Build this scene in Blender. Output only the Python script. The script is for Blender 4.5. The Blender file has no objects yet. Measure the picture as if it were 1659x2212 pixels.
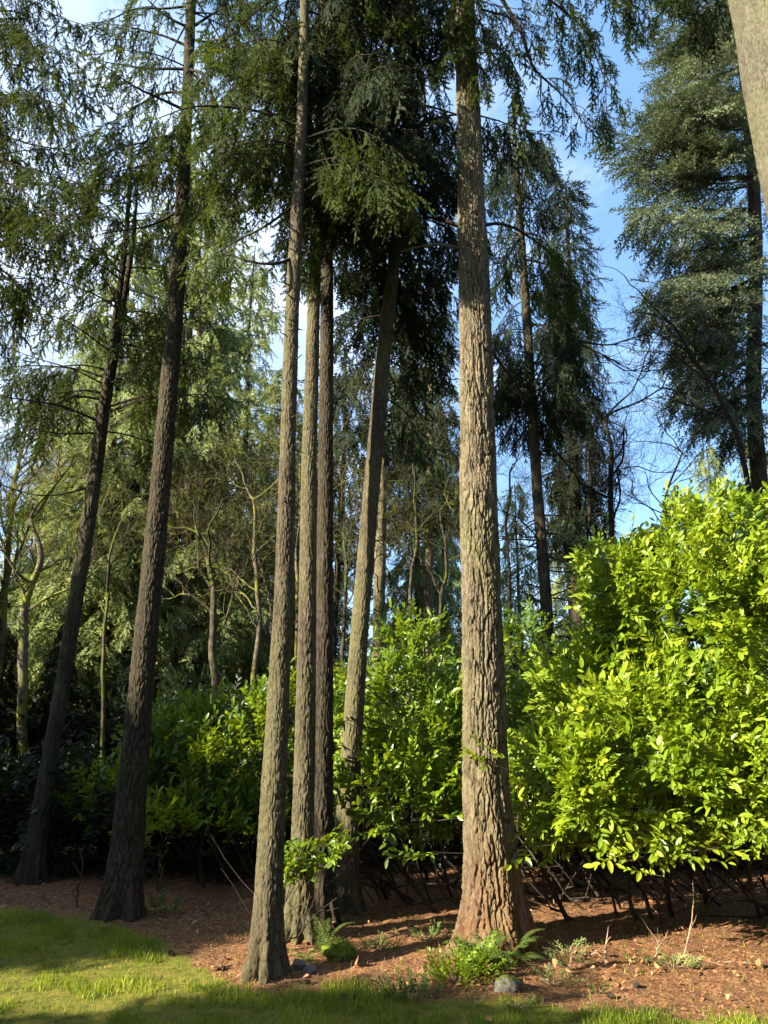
import bpy, math, numpy as np
from math import radians, sin, cos, tan, pi

# ------------------------------------------------------------------ camera geometry
F = 1495.0
PITCH = radians(17.0)
CZ = 1.65
CP, SP = cos(PITCH), sin(PITCH)
SUN_EL = radians(25.0)
SUN_AZ = radians(62.0)            # left of straight-behind the viewer
SUNV = np.array([-sin(SUN_AZ) * cos(SUN_EL), -cos(SUN_AZ) * cos(SUN_EL), sin(SUN_EL)])


def ray(px, py):
    v = (1106.0 - py) / F
    return np.array([(px - 829.5) / F, CP - v * SP, SP + v * CP])


def P(px, py, Y):
    d = ray(px, py)
    return np.array([0, 0, CZ]) + d * (Y / d[1])


def mpp(py, Y):
    return (Y / ray(0, py)[1]) / F


# ------------------------------------------------------------------ noise
_r = np.random.default_rng(7)
_perm = np.concatenate([_r.permutation(256)] * 3)
_g = _r.normal(size=(256, 3))
_g /= np.linalg.norm(_g, axis=1)[:, None]


def perlin(p):
    p = np.asarray(p, dtype=np.float64)
    i = np.floor(p).astype(np.int64)
    f = p - i
    i &= 255
    u = f * f * f * (f * (f * 6 - 15) + 10)
    out = 0
    for dx in (0, 1):
        wx = u[:, 0] if dx else 1 - u[:, 0]
        for dy in (0, 1):
            wy = u[:, 1] if dy else 1 - u[:, 1]
            for dz in (0, 1):
                wz = u[:, 2] if dz else 1 - u[:, 2]
                h = _perm[_perm[_perm[(i[:, 0] + dx) & 255] + ((i[:, 1] + dy) & 255)] + ((i[:, 2] + dz) & 255)]
                g = _g[h]
                d = g[:, 0] * (f[:, 0] - dx) + g[:, 1] * (f[:, 1] - dy) + g[:, 2] * (f[:, 2] - dz)
                out = out + d * wx * wy * wz
    return out * 1.6


def p2(x, y, s=0.0):
    x = np.atleast_1d(np.asarray(x, float)); y = np.atleast_1d(np.asarray(y, float))
    return perlin(np.stack([x, y, np.full_like(x, s + 0.37)], -1))


def sstep(a, b, x):
    t = np.clip((x - a) / (b - a), 0, 1)
    return t * t * (3 - 2 * t)


def unit(v):
    v = np.asarray(v, float)
    return v / (np.linalg.norm(v) + 1e-12)


# ------------------------------------------------------------------ ground height
def gz(x, y):
    x = np.atleast_1d(np.asarray(x, float)); y = np.atleast_1d(np.asarray(y, float))
    z = 0.05 * p2(x * 0.45, y * 0.45, 3) + 0.018 * p2(x * 2.1, y * 2.1, 9)
    z = z + 0.05 * np.exp(-((x - 0.95) ** 2 + (y - 6.0) ** 2) / 0.7)
    for (bx, by, r_) in ((-0.80, 5.45, .22), (-0.66, 6.25, .24), (-0.57, 6.7, .24), (-0.37, 7.1, .26), (-2.33, 6.95, .32), (-4.1, 8.3, .3)):
        z = z + 0.045 * np.exp(-((x - bx) ** 2 + (y - by) ** 2) / (r_ * r_))
    z = z * np.clip((60 - np.hypot(x, y)) / 40, 0, 1)
    return z


def gz1(x, y):
    return float(gz(x, y)[0])


def G(px, py):
    d = ray(px, py)
    t = -CZ / d[2]
    q = np.array([0, 0, CZ]) + d * t
    q[2] = gz1(q[0], q[1])
    return q


# ------------------------------------------------------------------ materials
def newmat(name):
    m = bpy.data.materials.new(name)
    m.use_nodes = True
    nt = m.node_tree
    nt.nodes.clear()
    return m, nt


class NT:
    def __init__(s, nt):
        s.nt = nt

    def n(s, t, **kw):
        x = s.nt.nodes.new(t)
        for k, v in kw.items():
            if k.startswith('i_'):
                x.inputs[k[2:].replace('_', ' ')].default_value = v
            else:
                setattr(x, k, v)
        return x

    def l(s, a, b):
        s.nt.links.new(a, b)

    def ramp(s, fac, stops, interp='LINEAR'):
        r = s.n('ShaderNodeValToRGB')
        r.color_ramp.interpolation = interp
        e = r.color_ramp.elements
        while len(e) < len(stops):
            e.new(0.5)
        for i, (p, c) in enumerate(stops):
            e[i].position = p
            e[i].color = (c[0], c[1], c[2], 1) if len(c) == 3 else c
        s.l(fac, r.inputs[0])
        return r.outputs[0]

    def mix(s, fac, a, b, mode='MIX'):
        m = s.n('ShaderNodeMix', data_type='RGBA', blend_type=mode)
        for sock, v in ((m.inputs[0], fac), (m.inputs[6], a), (m.inputs[7], b)):
            if isinstance(v, (int, float)):
                sock.default_value = v
            elif isinstance(v, tuple):
                sock.default_value = (v[0], v[1], v[2], 1)
            else:
                s.l(v, sock)
        return m.outputs[2]

    def math(s, op, a, b=None, clamp=False):
        m = s.n('ShaderNodeMath', operation=op, use_clamp=clamp)
        for sock, v in ((m.inputs[0], a), (m.inputs[1], b)):
            if v is None:
                continue
            if isinstance(v, (int, float)):
                sock.default_value = v
            else:
                s.l(v, sock)
        return m.outputs[0]

    def noise(s, scale, vec=None, detail=3, rough=0.55):
        x = s.n('ShaderNodeTexNoise')
        x.inputs['Scale'].default_value = scale
        x.inputs['Detail'].default_value = detail
        x.inputs['Roughness'].default_value = rough
        if vec is not None:
            s.l(vec, x.inputs['Vector'])
        return x.outputs['Fac']

    def pos(s, sc=(1, 1, 1)):
        g = s.n('ShaderNodeNewGeometry')
        m = s.n('ShaderNodeMapping')
        m.inputs['Scale'].default_value = sc
        s.l(g.outputs['Position'], m.inputs['Vector'])
        return m.outputs[0]

    def attr(s, name):
        a = s.n('ShaderNodeAttribute', attribute_name=name)
        return a.outputs['Fac']


def bark_mat(name, dark, mid, light, moss=(0.16, 0.17, 0.06), mossamt=0.5, red=(0.30, 0.12, 0.05)):
    m, nt = newmat(name)
    N = NT(nt)
    v1 = N.pos((1, 1, 0.22))
    v2 = N.pos((1, 1, 0.5))
    a = N.noise(16, v1, 6, 0.65)
    b = N.noise(70, v2, 5, 0.7)
    c = N.noise(1.6, N.pos((1, 1, 0.6)), 3)
    col = N.ramp(a, [(0.32, dark), (0.5, mid), (0.68, light)])
    col = N.mix(0.45, col, N.ramp(b, [(0.3, dark), (0.7, light)]))
    fur = N.attr('furrow')
    col = N.mix(N.math('MULTIPLY', fur, 0.75), col, tuple(x * 0.45 for x in dark))
    col = N.mix(N.math('MULTIPLY', N.attr('red'), N.ramp(a, [(0.3, (1, 1, 1)), (0.75, (0.35, 0.35, 0.35))])), col, red)
    mf = N.math('MULTIPLY', N.attr('moss'), N.ramp(c, [(0.35, (0, 0, 0)), (0.62, (1, 1, 1))]))
    mf = N.math('MULTIPLY', mf, mossamt)
    mf = N.math('MULTIPLY', mf, N.ramp(b, [(0.35, (0.25, 0.25, 0.25)), (0.6, (1, 1, 1))]))
    col = N.mix(mf, col, moss)
    p = N.n('ShaderNodeBsdfPrincipled')
    N.l(col, p.inputs['Base Color'])
    p.inputs['Roughness'].default_value = 0.9
    p.inputs['Specular IOR Level'].default_value = 0.15
    bm = N.n('ShaderNodeBump')
    bm.inputs['Strength'].default_value = 1.0
    bm.inputs['Distance'].default_value = 0.035
    hh = N.math('ADD', N.noise(55, v1, 8, 0.8), N.math('MULTIPLY', N.noise(120, v2, 5, 0.8), 0.6))
    N.l(hh, bm.inputs['Height'])
    N.l(bm.outputs[0], p.inputs['Normal'])
    o = N.n('ShaderNodeOutputMaterial')
    N.l(p.outputs[0], o.inputs[0])
    return m


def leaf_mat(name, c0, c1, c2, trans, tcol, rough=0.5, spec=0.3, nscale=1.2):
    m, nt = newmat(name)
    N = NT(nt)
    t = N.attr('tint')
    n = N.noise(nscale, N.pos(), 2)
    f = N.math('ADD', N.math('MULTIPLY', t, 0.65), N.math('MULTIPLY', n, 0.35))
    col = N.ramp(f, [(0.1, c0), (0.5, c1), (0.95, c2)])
    p = N.n('ShaderNodeBsdfPrincipled')
    N.l(col, p.inputs['Base Color'])
    p.inputs['Roughness'].default_value = rough
    p.inputs['Specular IOR Level'].default_value = spec
    tr = N.n('ShaderNodeBsdfTranslucent')
    N.l(N.mix(0.5, col, tcol), tr.inputs[0])
    mx = N.n('ShaderNodeMixShader')
    mx.inputs[0].default_value = trans
    N.l(p.outputs[0], mx.inputs[1])
    N.l(tr.outputs[0], mx.inputs[2])
    o = N.n('ShaderNodeOutputMaterial')
    N.l(mx.outputs[0], o.inputs[0])
    return m


def plain_mat(name, ca, cb, scale=20, rough=0.9, sc=(1, 1, 1), bump=0.3, dist=0.01):
    m, nt = newmat(name)
    N = NT(nt)
    v = N.pos(sc)
    a = N.noise(scale, v, 5, 0.65)
    p = N.n('ShaderNodeBsdfPrincipled')
    N.l(N.ramp(a, [(0.35, ca), (0.65, cb)]), p.inputs['Base Color'])
    p.inputs['Roughness'].default_value = rough
    p.inputs['Specular IOR Level'].default_value = 0.2
    bm = N.n('ShaderNodeBump')
    bm.inputs['Strength'].default_value = bump
    bm.inputs['Distance'].default_value = dist
    N.l(N.noise(scale * 2, v, 6, 0.7), bm.inputs['Height'])
    N.l(bm.outputs[0], p.inputs['Normal'])
    o = N.n('ShaderNodeOutputMaterial')
    N.l(p.outputs[0], o.inputs[0])
    return m


def mossy_mat(name, bark_a, bark_b, moss, lo=0.42, hi=0.6, scale=2.5):
    m, nt = newmat(name)
    N = NT(nt)
    a = N.noise(30, N.pos((1, 1, 0.3)), 5, 0.65)
    col = N.ramp(a, [(0.35, bark_a), (0.65, bark_b)])
    g = N.n('ShaderNodeNewGeometry')
    sx = N.n('ShaderNodeSeparateXYZ')
    N.l(g.outputs['Normal'], sx.inputs[0])
    up = N.math('MULTIPLY', sx.outputs[2], 0.22)
    f = N.math('ADD', N.noise(scale, N.pos(), 4, 0.6), up)
    col = N.mix(N.ramp(f, [(lo, (0, 0, 0)), (hi, (1, 1, 1))]), col, N.mix(N.noise(60, N.pos(), 2), moss, tuple(x * 0.6 for x in moss)))
    p = N.n('ShaderNodeBsdfPrincipled')
    N.l(col, p.inputs['Base Color'])
    p.inputs['Roughness'].default_value = 1.08
    p.inputs['Specular IOR Level'].default_value = 0.1
    bm = N.n('ShaderNodeBump')
    bm.inputs['Strength'].default_value = 0.8
    bm.inputs['Distance'].default_value = 0.01
    N.l(N.noise(90, N.pos(), 4, 0.7), bm.inputs['Height'])
    N.l(bm.outputs[0], p.inputs['Normal'])
    o = N.n('ShaderNodeOutputMaterial')
    N.l(p.outputs[0], o.inputs[0])
    return m


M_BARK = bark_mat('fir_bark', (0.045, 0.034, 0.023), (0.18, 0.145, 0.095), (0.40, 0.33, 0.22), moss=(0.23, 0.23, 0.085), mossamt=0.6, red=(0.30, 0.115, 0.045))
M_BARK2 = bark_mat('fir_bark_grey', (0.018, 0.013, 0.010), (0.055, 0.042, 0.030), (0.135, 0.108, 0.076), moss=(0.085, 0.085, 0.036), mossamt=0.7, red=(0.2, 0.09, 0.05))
M_BARK3 = bark_mat('fir_bark_light', (0.032, 0.024, 0.017), (0.105, 0.082, 0.056), (0.25, 0.20, 0.135), moss=(0.19, 0.185, 0.08), mossamt=0.65, red=(0.2, 0.09, 0.05))  # lighter copy of the grey bark; sunlit tone put into the colour
M_BARKP = bark_mat('pale_bark', (0.09, 0.078, 0.055), (0.17, 0.152, 0.108), (0.29, 0.265, 0.195), moss=(0.24, 0.24, 0.10), mossamt=0.5)
M_LIMB = mossy_mat('limb_bark', (0.018, 0.014, 0.011), (0.045, 0.036, 0.027), (0.12, 0.125, 0.04), 0.62, 0.8)
M_BARE = mossy_mat('bare_bark', (0.03, 0.024, 0.018), (0.10, 0.085, 0.06), (0.13, 0.14, 0.022), 0.5, 0.64)
M_BAREP = mossy_mat('bare_bark_pale', (0.06, 0.05, 0.035), (0.16, 0.135, 0.095), (0.19, 0.195, 0.028), 0.46, 0.62)
M_BARED = mossy_mat('bare_bark_dark', (0.016, 0.013, 0.011), (0.04, 0.032, 0.026), (0.05, 0.05, 0.015), 0.6, 0.8)
M_STEM = plain_mat('laurel_stem', (0.018, 0.014, 0.011), (0.065, 0.052, 0.038), 25)
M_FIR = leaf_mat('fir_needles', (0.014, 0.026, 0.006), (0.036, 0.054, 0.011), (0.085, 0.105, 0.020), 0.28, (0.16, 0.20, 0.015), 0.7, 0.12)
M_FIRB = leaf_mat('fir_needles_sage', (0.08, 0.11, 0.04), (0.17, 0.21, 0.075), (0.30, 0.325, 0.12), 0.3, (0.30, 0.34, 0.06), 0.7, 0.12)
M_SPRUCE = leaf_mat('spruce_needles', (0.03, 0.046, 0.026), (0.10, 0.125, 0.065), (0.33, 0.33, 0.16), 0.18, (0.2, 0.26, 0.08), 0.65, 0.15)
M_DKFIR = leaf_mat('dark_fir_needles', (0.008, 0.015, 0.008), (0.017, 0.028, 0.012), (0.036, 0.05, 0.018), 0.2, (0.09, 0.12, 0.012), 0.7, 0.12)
M_LAUREL = leaf_mat('laurel_leaf', (0.03, 0.07, 0.007), (0.145, 0.225, 0.011), (0.31, 0.36, 0.024), 0.36, (0.44, 0.52, 0.01), 0.38, 0.4, 1.6)
M_FERN = leaf_mat('fern_frond', (0.04, 0.07, 0.015), (0.09, 0.13, 0.025), (0.19, 0.22, 0.05), 0.33, (0.24, 0.32, 0.04), 0.5, 0.3)
M_GRASS = leaf_mat('grass_blade', (0.055, 0.095, 0.010), (0.19, 0.255, 0.02), (0.42, 0.39, 0.06), 0.38, (0.42, 0.46, 0.025), 0.5, 0.3, 2.0)
M_LITTER = leaf_mat('litter_leaf', (0.09, 0.04, 0.020), (0.28, 0.13, 0.055), (0.48, 0.29, 0.15), 0.1, (0.5, 0.25, 0.08), 0.7, 0.2, 2.0)
M_STONE = mossy_mat('mossy_stone', (0.09, 0.085, 0.075), (0.19, 0.18, 0.16), (0.08, 0.095, 0.02), 0.5, 0.6, 6)
M_MOSS = mossy_mat('moss_cushion', (0.06, 0.08, 0.012), (0.12, 0.14, 0.02), (0.16, 0.19, 0.02), 0.3, 0.5, 9)
M_TWIG = plain_mat('dry_twig', (0.18, 0.11, 0.07), (0.40, 0.27, 0.18), 30)
M_ROCKD = plain_mat('dark_stone', (0.07, 0.06, 0.05), (0.17, 0.15, 0.13), 12, bump=0.7)


# ground
def ground_mat():
    m, nt = newmat('forest_ground')
    N = NT(nt)
    v = N.pos()
    n1 = N.noise(1.1, v, 4)
    n2 = N.noise(14, v, 6, 0.7)
    n3 = N.noise(110, v, 4, 0.7)
    vor = N.n('ShaderNodeTexVoronoi')
    vor.inputs['Scale'].default_value = 75
    N.l(v, vor.inputs['Vector'])
    sx = N.n('ShaderNodeSeparateColor')
    N.l(vor.outputs['Color'], sx.inputs[0])
    chips = N.ramp(sx.outputs[0], [(0.0, (0.05, 0.028, 0.018)), (0.4, (0.18, 0.085, 0.045)), (0.75, (0.40, 0.20, 0.085)), (1.0, (0.58, 0.38, 0.21))])
    base = N.ramp(n2, [(0.35, (0.06, 0.034, 0.020)), (0.62, (0.30, 0.135, 0.055))])
    lit = N.mix(0.5, base, chips)
    lit = N.mix(N.ramp(n3, [(0.35, (0, 0, 0)), (0.7, (0.6, 0.6, 0.6))]), lit, (0.055, 0.032, 0.02))
    moss = N.ramp(n2, [(0.3, (0.06, 0.07, 0.014)), (0.5, (0.16, 0.175, 0.025)), (0.72, (0.30, 0.18, 0.045))])
    moss = N.mix(N.ramp(n3, [(0.4, (0, 0, 0)), (0.7, (0.7, 0.7, 0.7))]), moss, (0.07, 0.05, 0.02))
    g = N.attr('grass')
    gf = N.ramp(N.math('ADD', g, N.math('MULTIPLY', N.math('SUBTRACT', n2, 0.5), 0.9)), [(0.35, (0, 0, 0)), (0.65, (1, 1, 1))])
    col = N.mix(gf, lit, moss)
    p = N.n('ShaderNodeBsdfPrincipled')
    N.l(col, p.inputs['Base Color'])
    p.inputs['Roughness'].default_value = 1.08
    p.inputs['Specular IOR Level'].default_value = 0.1
    bm = N.n('ShaderNodeBump')
    bm.inputs['Strength'].default_value = 1.0
    bm.inputs['Distance'].default_value = 0.02
    N.l(N.math('ADD', n2, N.math('MULTIPLY', N.noise(150, v, 5, 0.75), 0.5)), bm.inputs['Height'])
    N.l(bm.outputs[0], p.inputs['Normal'])
    o = N.n('ShaderNodeOutputMaterial')
    N.l(p.outputs[0], o.inputs[0])
    return m


M_GROUND = ground_mat()

# ------------------------------------------------------------------ mesh building
SC = bpy.context.scene
COL = SC.collection


def link(o, parent=None):
    COL.objects.link(o)
    if parent is not None:
        o.parent = parent
    return o


def mk(name, V, F3=None, F4=None, mats=(), mi=None, attrs=None, smooth=False, parent=None):
    """V world coordinates (n,3); triangles F3 and/or quads F4; mi = material index for all faces (F3 first)."""
    me = bpy.data.meshes.new(name)
    V = np.asarray(V, np.float32)
    org = np.zeros(3)
    if parent is not None:
        org = np.array(parent.location)
    me.vertices.add(len(V))
    me.vertices.foreach_set('co', (V - org.astype(np.float32)).ravel())
    loops, starts, tot, s = [], [], [], 0
    for Fx, k in ((F3, 3), (F4, 4)):
        if Fx is not None and len(Fx):
            Fx = np.asarray(Fx, np.int32)
            loops.append(Fx.ravel())
            starts.append(np.arange(len(Fx), dtype=np.int32) * k + s)
            tot.append(np.full(len(Fx), k, np.int32))
            s += len(Fx) * k
    loops = np.concatenate(loops)
    starts = np.concatenate(starts)
    tot = np.concatenate(tot)
    me.loops.add(len(loops))
    me.loops.foreach_set('vertex_index', loops)
    me.polygons.add(len(starts))
    me.polygons.foreach_set('loop_start', starts)
    me.polygons.foreach_set('loop_total', tot)
    for m in mats:
        me.materials.append(m)
    if mi is not None:
        me.polygons.foreach_set('material_index', np.asarray(mi, np.int32))
    me.polygons.foreach_set('use_smooth', np.full(len(starts), bool(smooth)))
    for k, v in (attrs or {}).items():
        a = me.attributes.new(k, 'FLOAT', 'POINT')
        a.data.foreach_set('value', np.asarray(v, np.float32))
    me.update(calc_edges=True)
    o = bpy.data.objects.new(name, me)
    link(o, parent)
    return o


def thing(name, label, cat, loc, group=None):
    o = bpy.data.objects.new(name, None)
    o.empty_display_size = 0.2
    o.location = tuple(float(v) for v in loc)
    link(o)
    o['label'] = label
    o['category'] = cat
    if group:
        o['group'] = group
    return o


def tag(o, label=None, cat=None, group=None, kind=None):
    if label: o['label'] = label
    if cat: o['category'] = cat
    if group: o['group'] = group
    if kind: o['kind'] = kind
    return o


def catmull(pts, n):
    """resample control points (k,d) to n points"""
    pts = np.asarray(pts, float)
    if len(pts) == 2:
        t = np.linspace(0, 1, n)[:, None]
        return pts[0] * (1 - t) + pts[1] * t
    q = np.vstack([2 * pts[0] - pts[1], pts, 2 * pts[-1] - pts[-2]])
    u = np.linspace(0, len(pts) - 1 - 1e-9, n)
    i = u.astype(int)
    f = (u - i)[:, None]
    a, b, c, d = q[i], q[i + 1], q[i + 2], q[i + 3]
    return 0.5 * (2 * b + (c - a) * f + (2 * a - 5 * b + 4 * c - d) * f ** 2 + (3 * b - a - 3 * c + d) * f ** 3)


class Acc:
    def __init__(s):
        s.V = []; s.T = []; s.Q = []; s.mT = []; s.mQ = []; s.tint = []; s.n = 0
        s.sp = {}

    def raw(s, V, T=None, Q=None, mat=0, tint=0.5):
        if T is not None:
            s.T.append(np.asarray(T, np.int64) + s.n); s.mT.append(np.full(len(T), mat))
        if Q is not None:
            s.Q.append(np.asarray(Q, np.int64) + s.n); s.mQ.append(np.full(len(Q), mat))
        s.V.append(np.asarray(V, np.float32))
        s.tint.append(np.full(len(V), tint, np.float32) if np.isscalar(tint) else np.asarray(tint, np.float32))
        s.n += len(V)

    def tube(s, pts, rad, k=5, mat=0, tint=0.5):
        pts = np.asarray(pts, float)
        n = len(pts)
        rad = np.broadcast_to(np.asarray(rad, float), (n,))
        t = np.gradient(pts, axis=0)
        t /= np.linalg.norm(t, axis=1)[:, None] + 1e-12
        ref = np.array([0.31, 0.2, 0.93]) if abs(t[0][2]) < 0.85 else np.array([0.9, 0.4, 0.1])
        a = np.cross(t, ref); a /= np.linalg.norm(a, axis=1)[:, None] + 1e-12
        b = np.cross(t, a)
        th = np.arange(k) * 2 * pi / k
        V = pts[:, None, :] + rad[:, None, None] * (a[:, None, :] * np.cos(th)[None, :, None] + b[:, None, :] * np.sin(th)[None, :, None])
        V = V.reshape(-1, 3)
        i = np.arange(n - 1)[:, None] * k
        j = np.arange(k)[None, :]
        j2 = (j + 1) % k
        Q = np.stack([i + j, i + j2, i + k + j2, i + k + j], -1).reshape(-1, 4)
        s.raw(V, None, Q, mat, tint)

    def spray(s, kind, pos, d, up, sc, tint):
        s.sp.setdefault(kind, []).append((*pos, *d, *up, sc, tint))

    def flush(s, rng, matof):
        for kind, L in s.sp.items():
            A = np.array(L, float)
            D = A[:, 3:6]; D /= np.linalg.norm(D, axis=1)[:, None] + 1e-9
            U = A[:, 6:9]
            Yv = np.cross(U, D); Yv /= np.linalg.norm(Yv, axis=1)[:, None] + 1e-9
            Z = np.cross(D, Yv)
            R = np.stack([D, Yv, Z], 1) * A[:, 9][:, None, None]
            vs = TEMPL[kind]
            w = rng.integers(0, len(vs), len(A))
            for q, (tv, tt, dt) in enumerate(vs):
                m = w == q
                if not m.any():
                    continue
                V = np.einsum('vk,nkj->nvj', tv, R[m]) + A[m][:, None, 0:3]
                c = m.sum()
                T = tt[None] + (np.arange(c) * len(tv))[:, None, None]
                tint = np.clip(A[m][:, 10][:, None] + dt[None], 0, 1).ravel()
                s.raw(V.reshape(-1, 3), T.reshape(-1, 3), None, matof, tint)
        s.sp = {}

    def build(s, name, mats, parent=None, smooth=False):
        V = np.concatenate(s.V)
        T = np.concatenate(s.T) if s.T else None
        Q = np.concatenate(s.Q) if s.Q else None
        mi = np.concatenate(s.mT + s.mQ)
        return mk(name, V, T, Q, mats, mi, {'tint': np.concatenate(s.tint)}, smooth, parent)


# ------------------------------------------------------------------ templates: sprays and leaves
def needle_axis(rng, p0, p1, sp, nl, nw, out, up=0.35, taper=0.3):
    p0 = np.array(p0, float); p1 = np.array(p1, float)
    L = np.linalg.norm(p1 - p0)
    d = (p1 - p0) / L
    a = unit(np.cross(d, [0, 0, 1]))
    b = np.cross(a, d)
    n = max(2, int(L / sp))
    for i in range(n):
        for sgn in (-1, 1):
            t = (i + rng.random()) / n
            c = p0 + d * L * t
            l = nl * (1 - taper * t) * rng.uniform(0.75, 1.2)
            e = unit(d * rng.uniform(0.5, 1.0) + a * sgn * rng.uniform(0.6, 1.0) + b * rng.uniform(-up, up * 1.6))
            w = unit(np.cross(e, b + a * rng.uniform(-.6, .6))) * nw * 0.5
            out.append((c - w, c + w, c + e * l))
    out.append((p1 - a * nw * .5, p1 + a * nw * .5, p1 + d * nl))


def make_spray(seed, L, nside, sl, sp, nl, nw, flat=True, droop=0.1):
    rng = np.random.default_rng(seed)
    out = []
    mid = np.array([L * .5, 0, 0.02])
    end = np.array([L, 0, -droop * L])
    needle_axis(rng, (0, 0, 0), mid, sp, nl, nw, out)
    needle_axis(rng, mid, end, sp, nl, nw, out)
    for i in range(nside):
        t = (i + 0.6) / nside
        sg = -1 if i % 2 else 1
        c = mid * (t * 2) if t < .5 else mid + (end - mid) * (t * 2 - 1)
        l = sl * (1 - 0.65 * t) * rng.uniform(0.7, 1.2)
        an = radians(rng.uniform(22, 46))
        z = rng.uniform(-0.45, 0.15) if flat else rng.uniform(-0.9, 0.9)
        e = unit([cos(an), sg * sin(an), z])
        needle_axis(rng, c, c + e * l, sp, nl, nw, out, 0.6 if flat else 0.9)
    V = np.array(out).reshape(-1, 3)
    T = np.arange(len(V)).reshape(-1, 3)
    return V, T


TEMPL = {
    'fir': [make_spray(i, 0.30, 6, 0.15, 0.0125, 0.026, 0.0155) for i in range(6)],
    'firfar': [make_spray(20 + i, 0.42, 5, 0.20, 0.042, 0.075, 0.034) for i in range(5)],
    'spruce': [make_spray(40 + i, 0.36, 8, 0.17, 0.028, 0.042, 0.020, False, -0.15) for i in range(6)],
}


def leaf(L, Wd, fold=0.2, curl=0.15, segs=4):
    """a blade along +x, upper side +z"""
    V, T = [], []
    prof = [0.0, 0.62, 1.0, 0.85, 0.45, 0.0][:segs + 2] if segs == 4 else None
    ts = [0, .18, .42, .66, .86, 1.0]
    wd = [0.06, 0.7, 1.0, 0.92, 0.55, 0.0]
    for t, w in zip(ts, wd):
        x = t * L
        z = -curl * L * t * t
        h = w * Wd * .5
        V += [(x, -h, z + fold * h), (x, 0, z), (x, h, z + fold * h)]
    for i in range(len(ts) - 1):
        a = i * 3; b = a + 3
        for k in (0, 1):
            T += [(a + k, b + k, b + k + 1), (a + k, b + k + 1, a + k + 1)]
    return np.array(V), np.array(T)


def make_shoot(seed, n=10, L=0.34, ll=0.118, lw=0.048):
    rng = np.random.default_rng(seed)
    V, T, k = [], [], 0
    # little stem
    st = np.array([[0, -0.004, 0], [0, 0.004, 0], [L, 0, 0.02]])
    V.append(st); T.append(np.array([[0, 1, 2]])); k = 3
    for i in range(n):
        t = 0.18 + 0.82 * i / (n - 1)
        sg = 1 if i % 2 else -1
        an = radians(rng.uniform(38, 70)) * (1 - 0.55 * max(0, t - 0.6) / 0.4)
        roll = radians(rng.normal(0, 28))
        pit = radians(rng.uniform(-25, 30) + 22 * max(0, t - 0.7))
        s = rng.uniform(0.55, 1.2) * (1 - 0.18 * t)
        lv, lt = leaf(ll * s, lw * s, rng.uniform(0.1, 0.4), rng.uniform(0.02, 0.28))
        cr, sr = cos(roll), sin(roll)
        R1 = np.array([[1, 0, 0], [0, cr, -sr], [0, sr, cr]])
        cp, sp_ = cos(-pit), sin(-pit)
        R2 = np.array([[cp, 0, sp_], [0, 1, 0], [-sp_, 0, cp]])
        ca, sa = cos(sg * an), sin(sg * an)
        R3 = np.array([[ca, -sa, 0], [sa, ca, 0], [0, 0, 1]])
        lv = lv @ (R3 @ R2 @ R1).T + np.array([L * t, 0, 0.02 * t])
        V.append(lv); T.append(lt + k); k += len(lv)
    return np.concatenate(V), np.concatenate(T)


TEMPL['laurel'] = [make_shoot(60 + i, 9 + i % 3) for i in range(8)]
TEMPL['smallleaf'] = [make_shoot(80 + i, 12, 0.16, 0.035, 0.018) for i in range(5)]
for _k in TEMPL:
    _o = []
    for _v, _t in TEMPL[_k]:
        _rg = np.random.default_rng(len(_v))
        if _k in ('laurel', 'smallleaf'):
            _nl = (len(_v) - 3) // 18
            _d = np.concatenate([np.zeros(3), np.repeat(np.where(_rg.random(_nl) < .3, -.38, 0.03) + _rg.normal(0, .12, _nl), 18)])
        else:
            _d = np.repeat(_rg.normal(0, .10, len(_v) // 3), 3)
        _o.append((_v, _t, _d))
    TEMPL[_k] = _o


# ------------------------------------------------------------------ trunks
def bark_cells(uarc, circ, v, cw, ch, seed):
    """plates: distance to the edge between elongated cells round the trunk, and a height per plate"""
    nc = max(5, int(round(circ / cw)))
    U = uarc / circ * nc
    Vv = v / ch
    iu = np.floor(U).astype(int); iv = np.floor(Vv).astype(int)
    f1 = np.full(len(U), 9.0); f2 = np.full(len(U), 9.0); hid = np.zeros(len(U))
    for dv in (-1, 0, 1):
        for du in (-2, -1, 0, 1, 2):
            cu = iu + du; cv = iv + dv
            h = _perm[(_perm[(cu % nc) & 255] + (cv & 255) + seed * 7) & 255]
            h2 = _perm[(h + 91) & 255]; h3 = _perm[(h + 173) & 255]
            px = cu + 0.1 + 0.8 * h / 255.0 + 0.5 * (cv & 1); py = cv + 0.05 + 0.9 * h2 / 255.0
            d = np.hypot(U - px, (Vv - py) * 1.15)
            m = d < f1
            f2 = np.where(m, f1, np.minimum(f2, d)); hid = np.where(m, h3 / 255.0, hid); f1 = np.where(m, d, f1)
    return f2 - f1, hid


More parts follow.
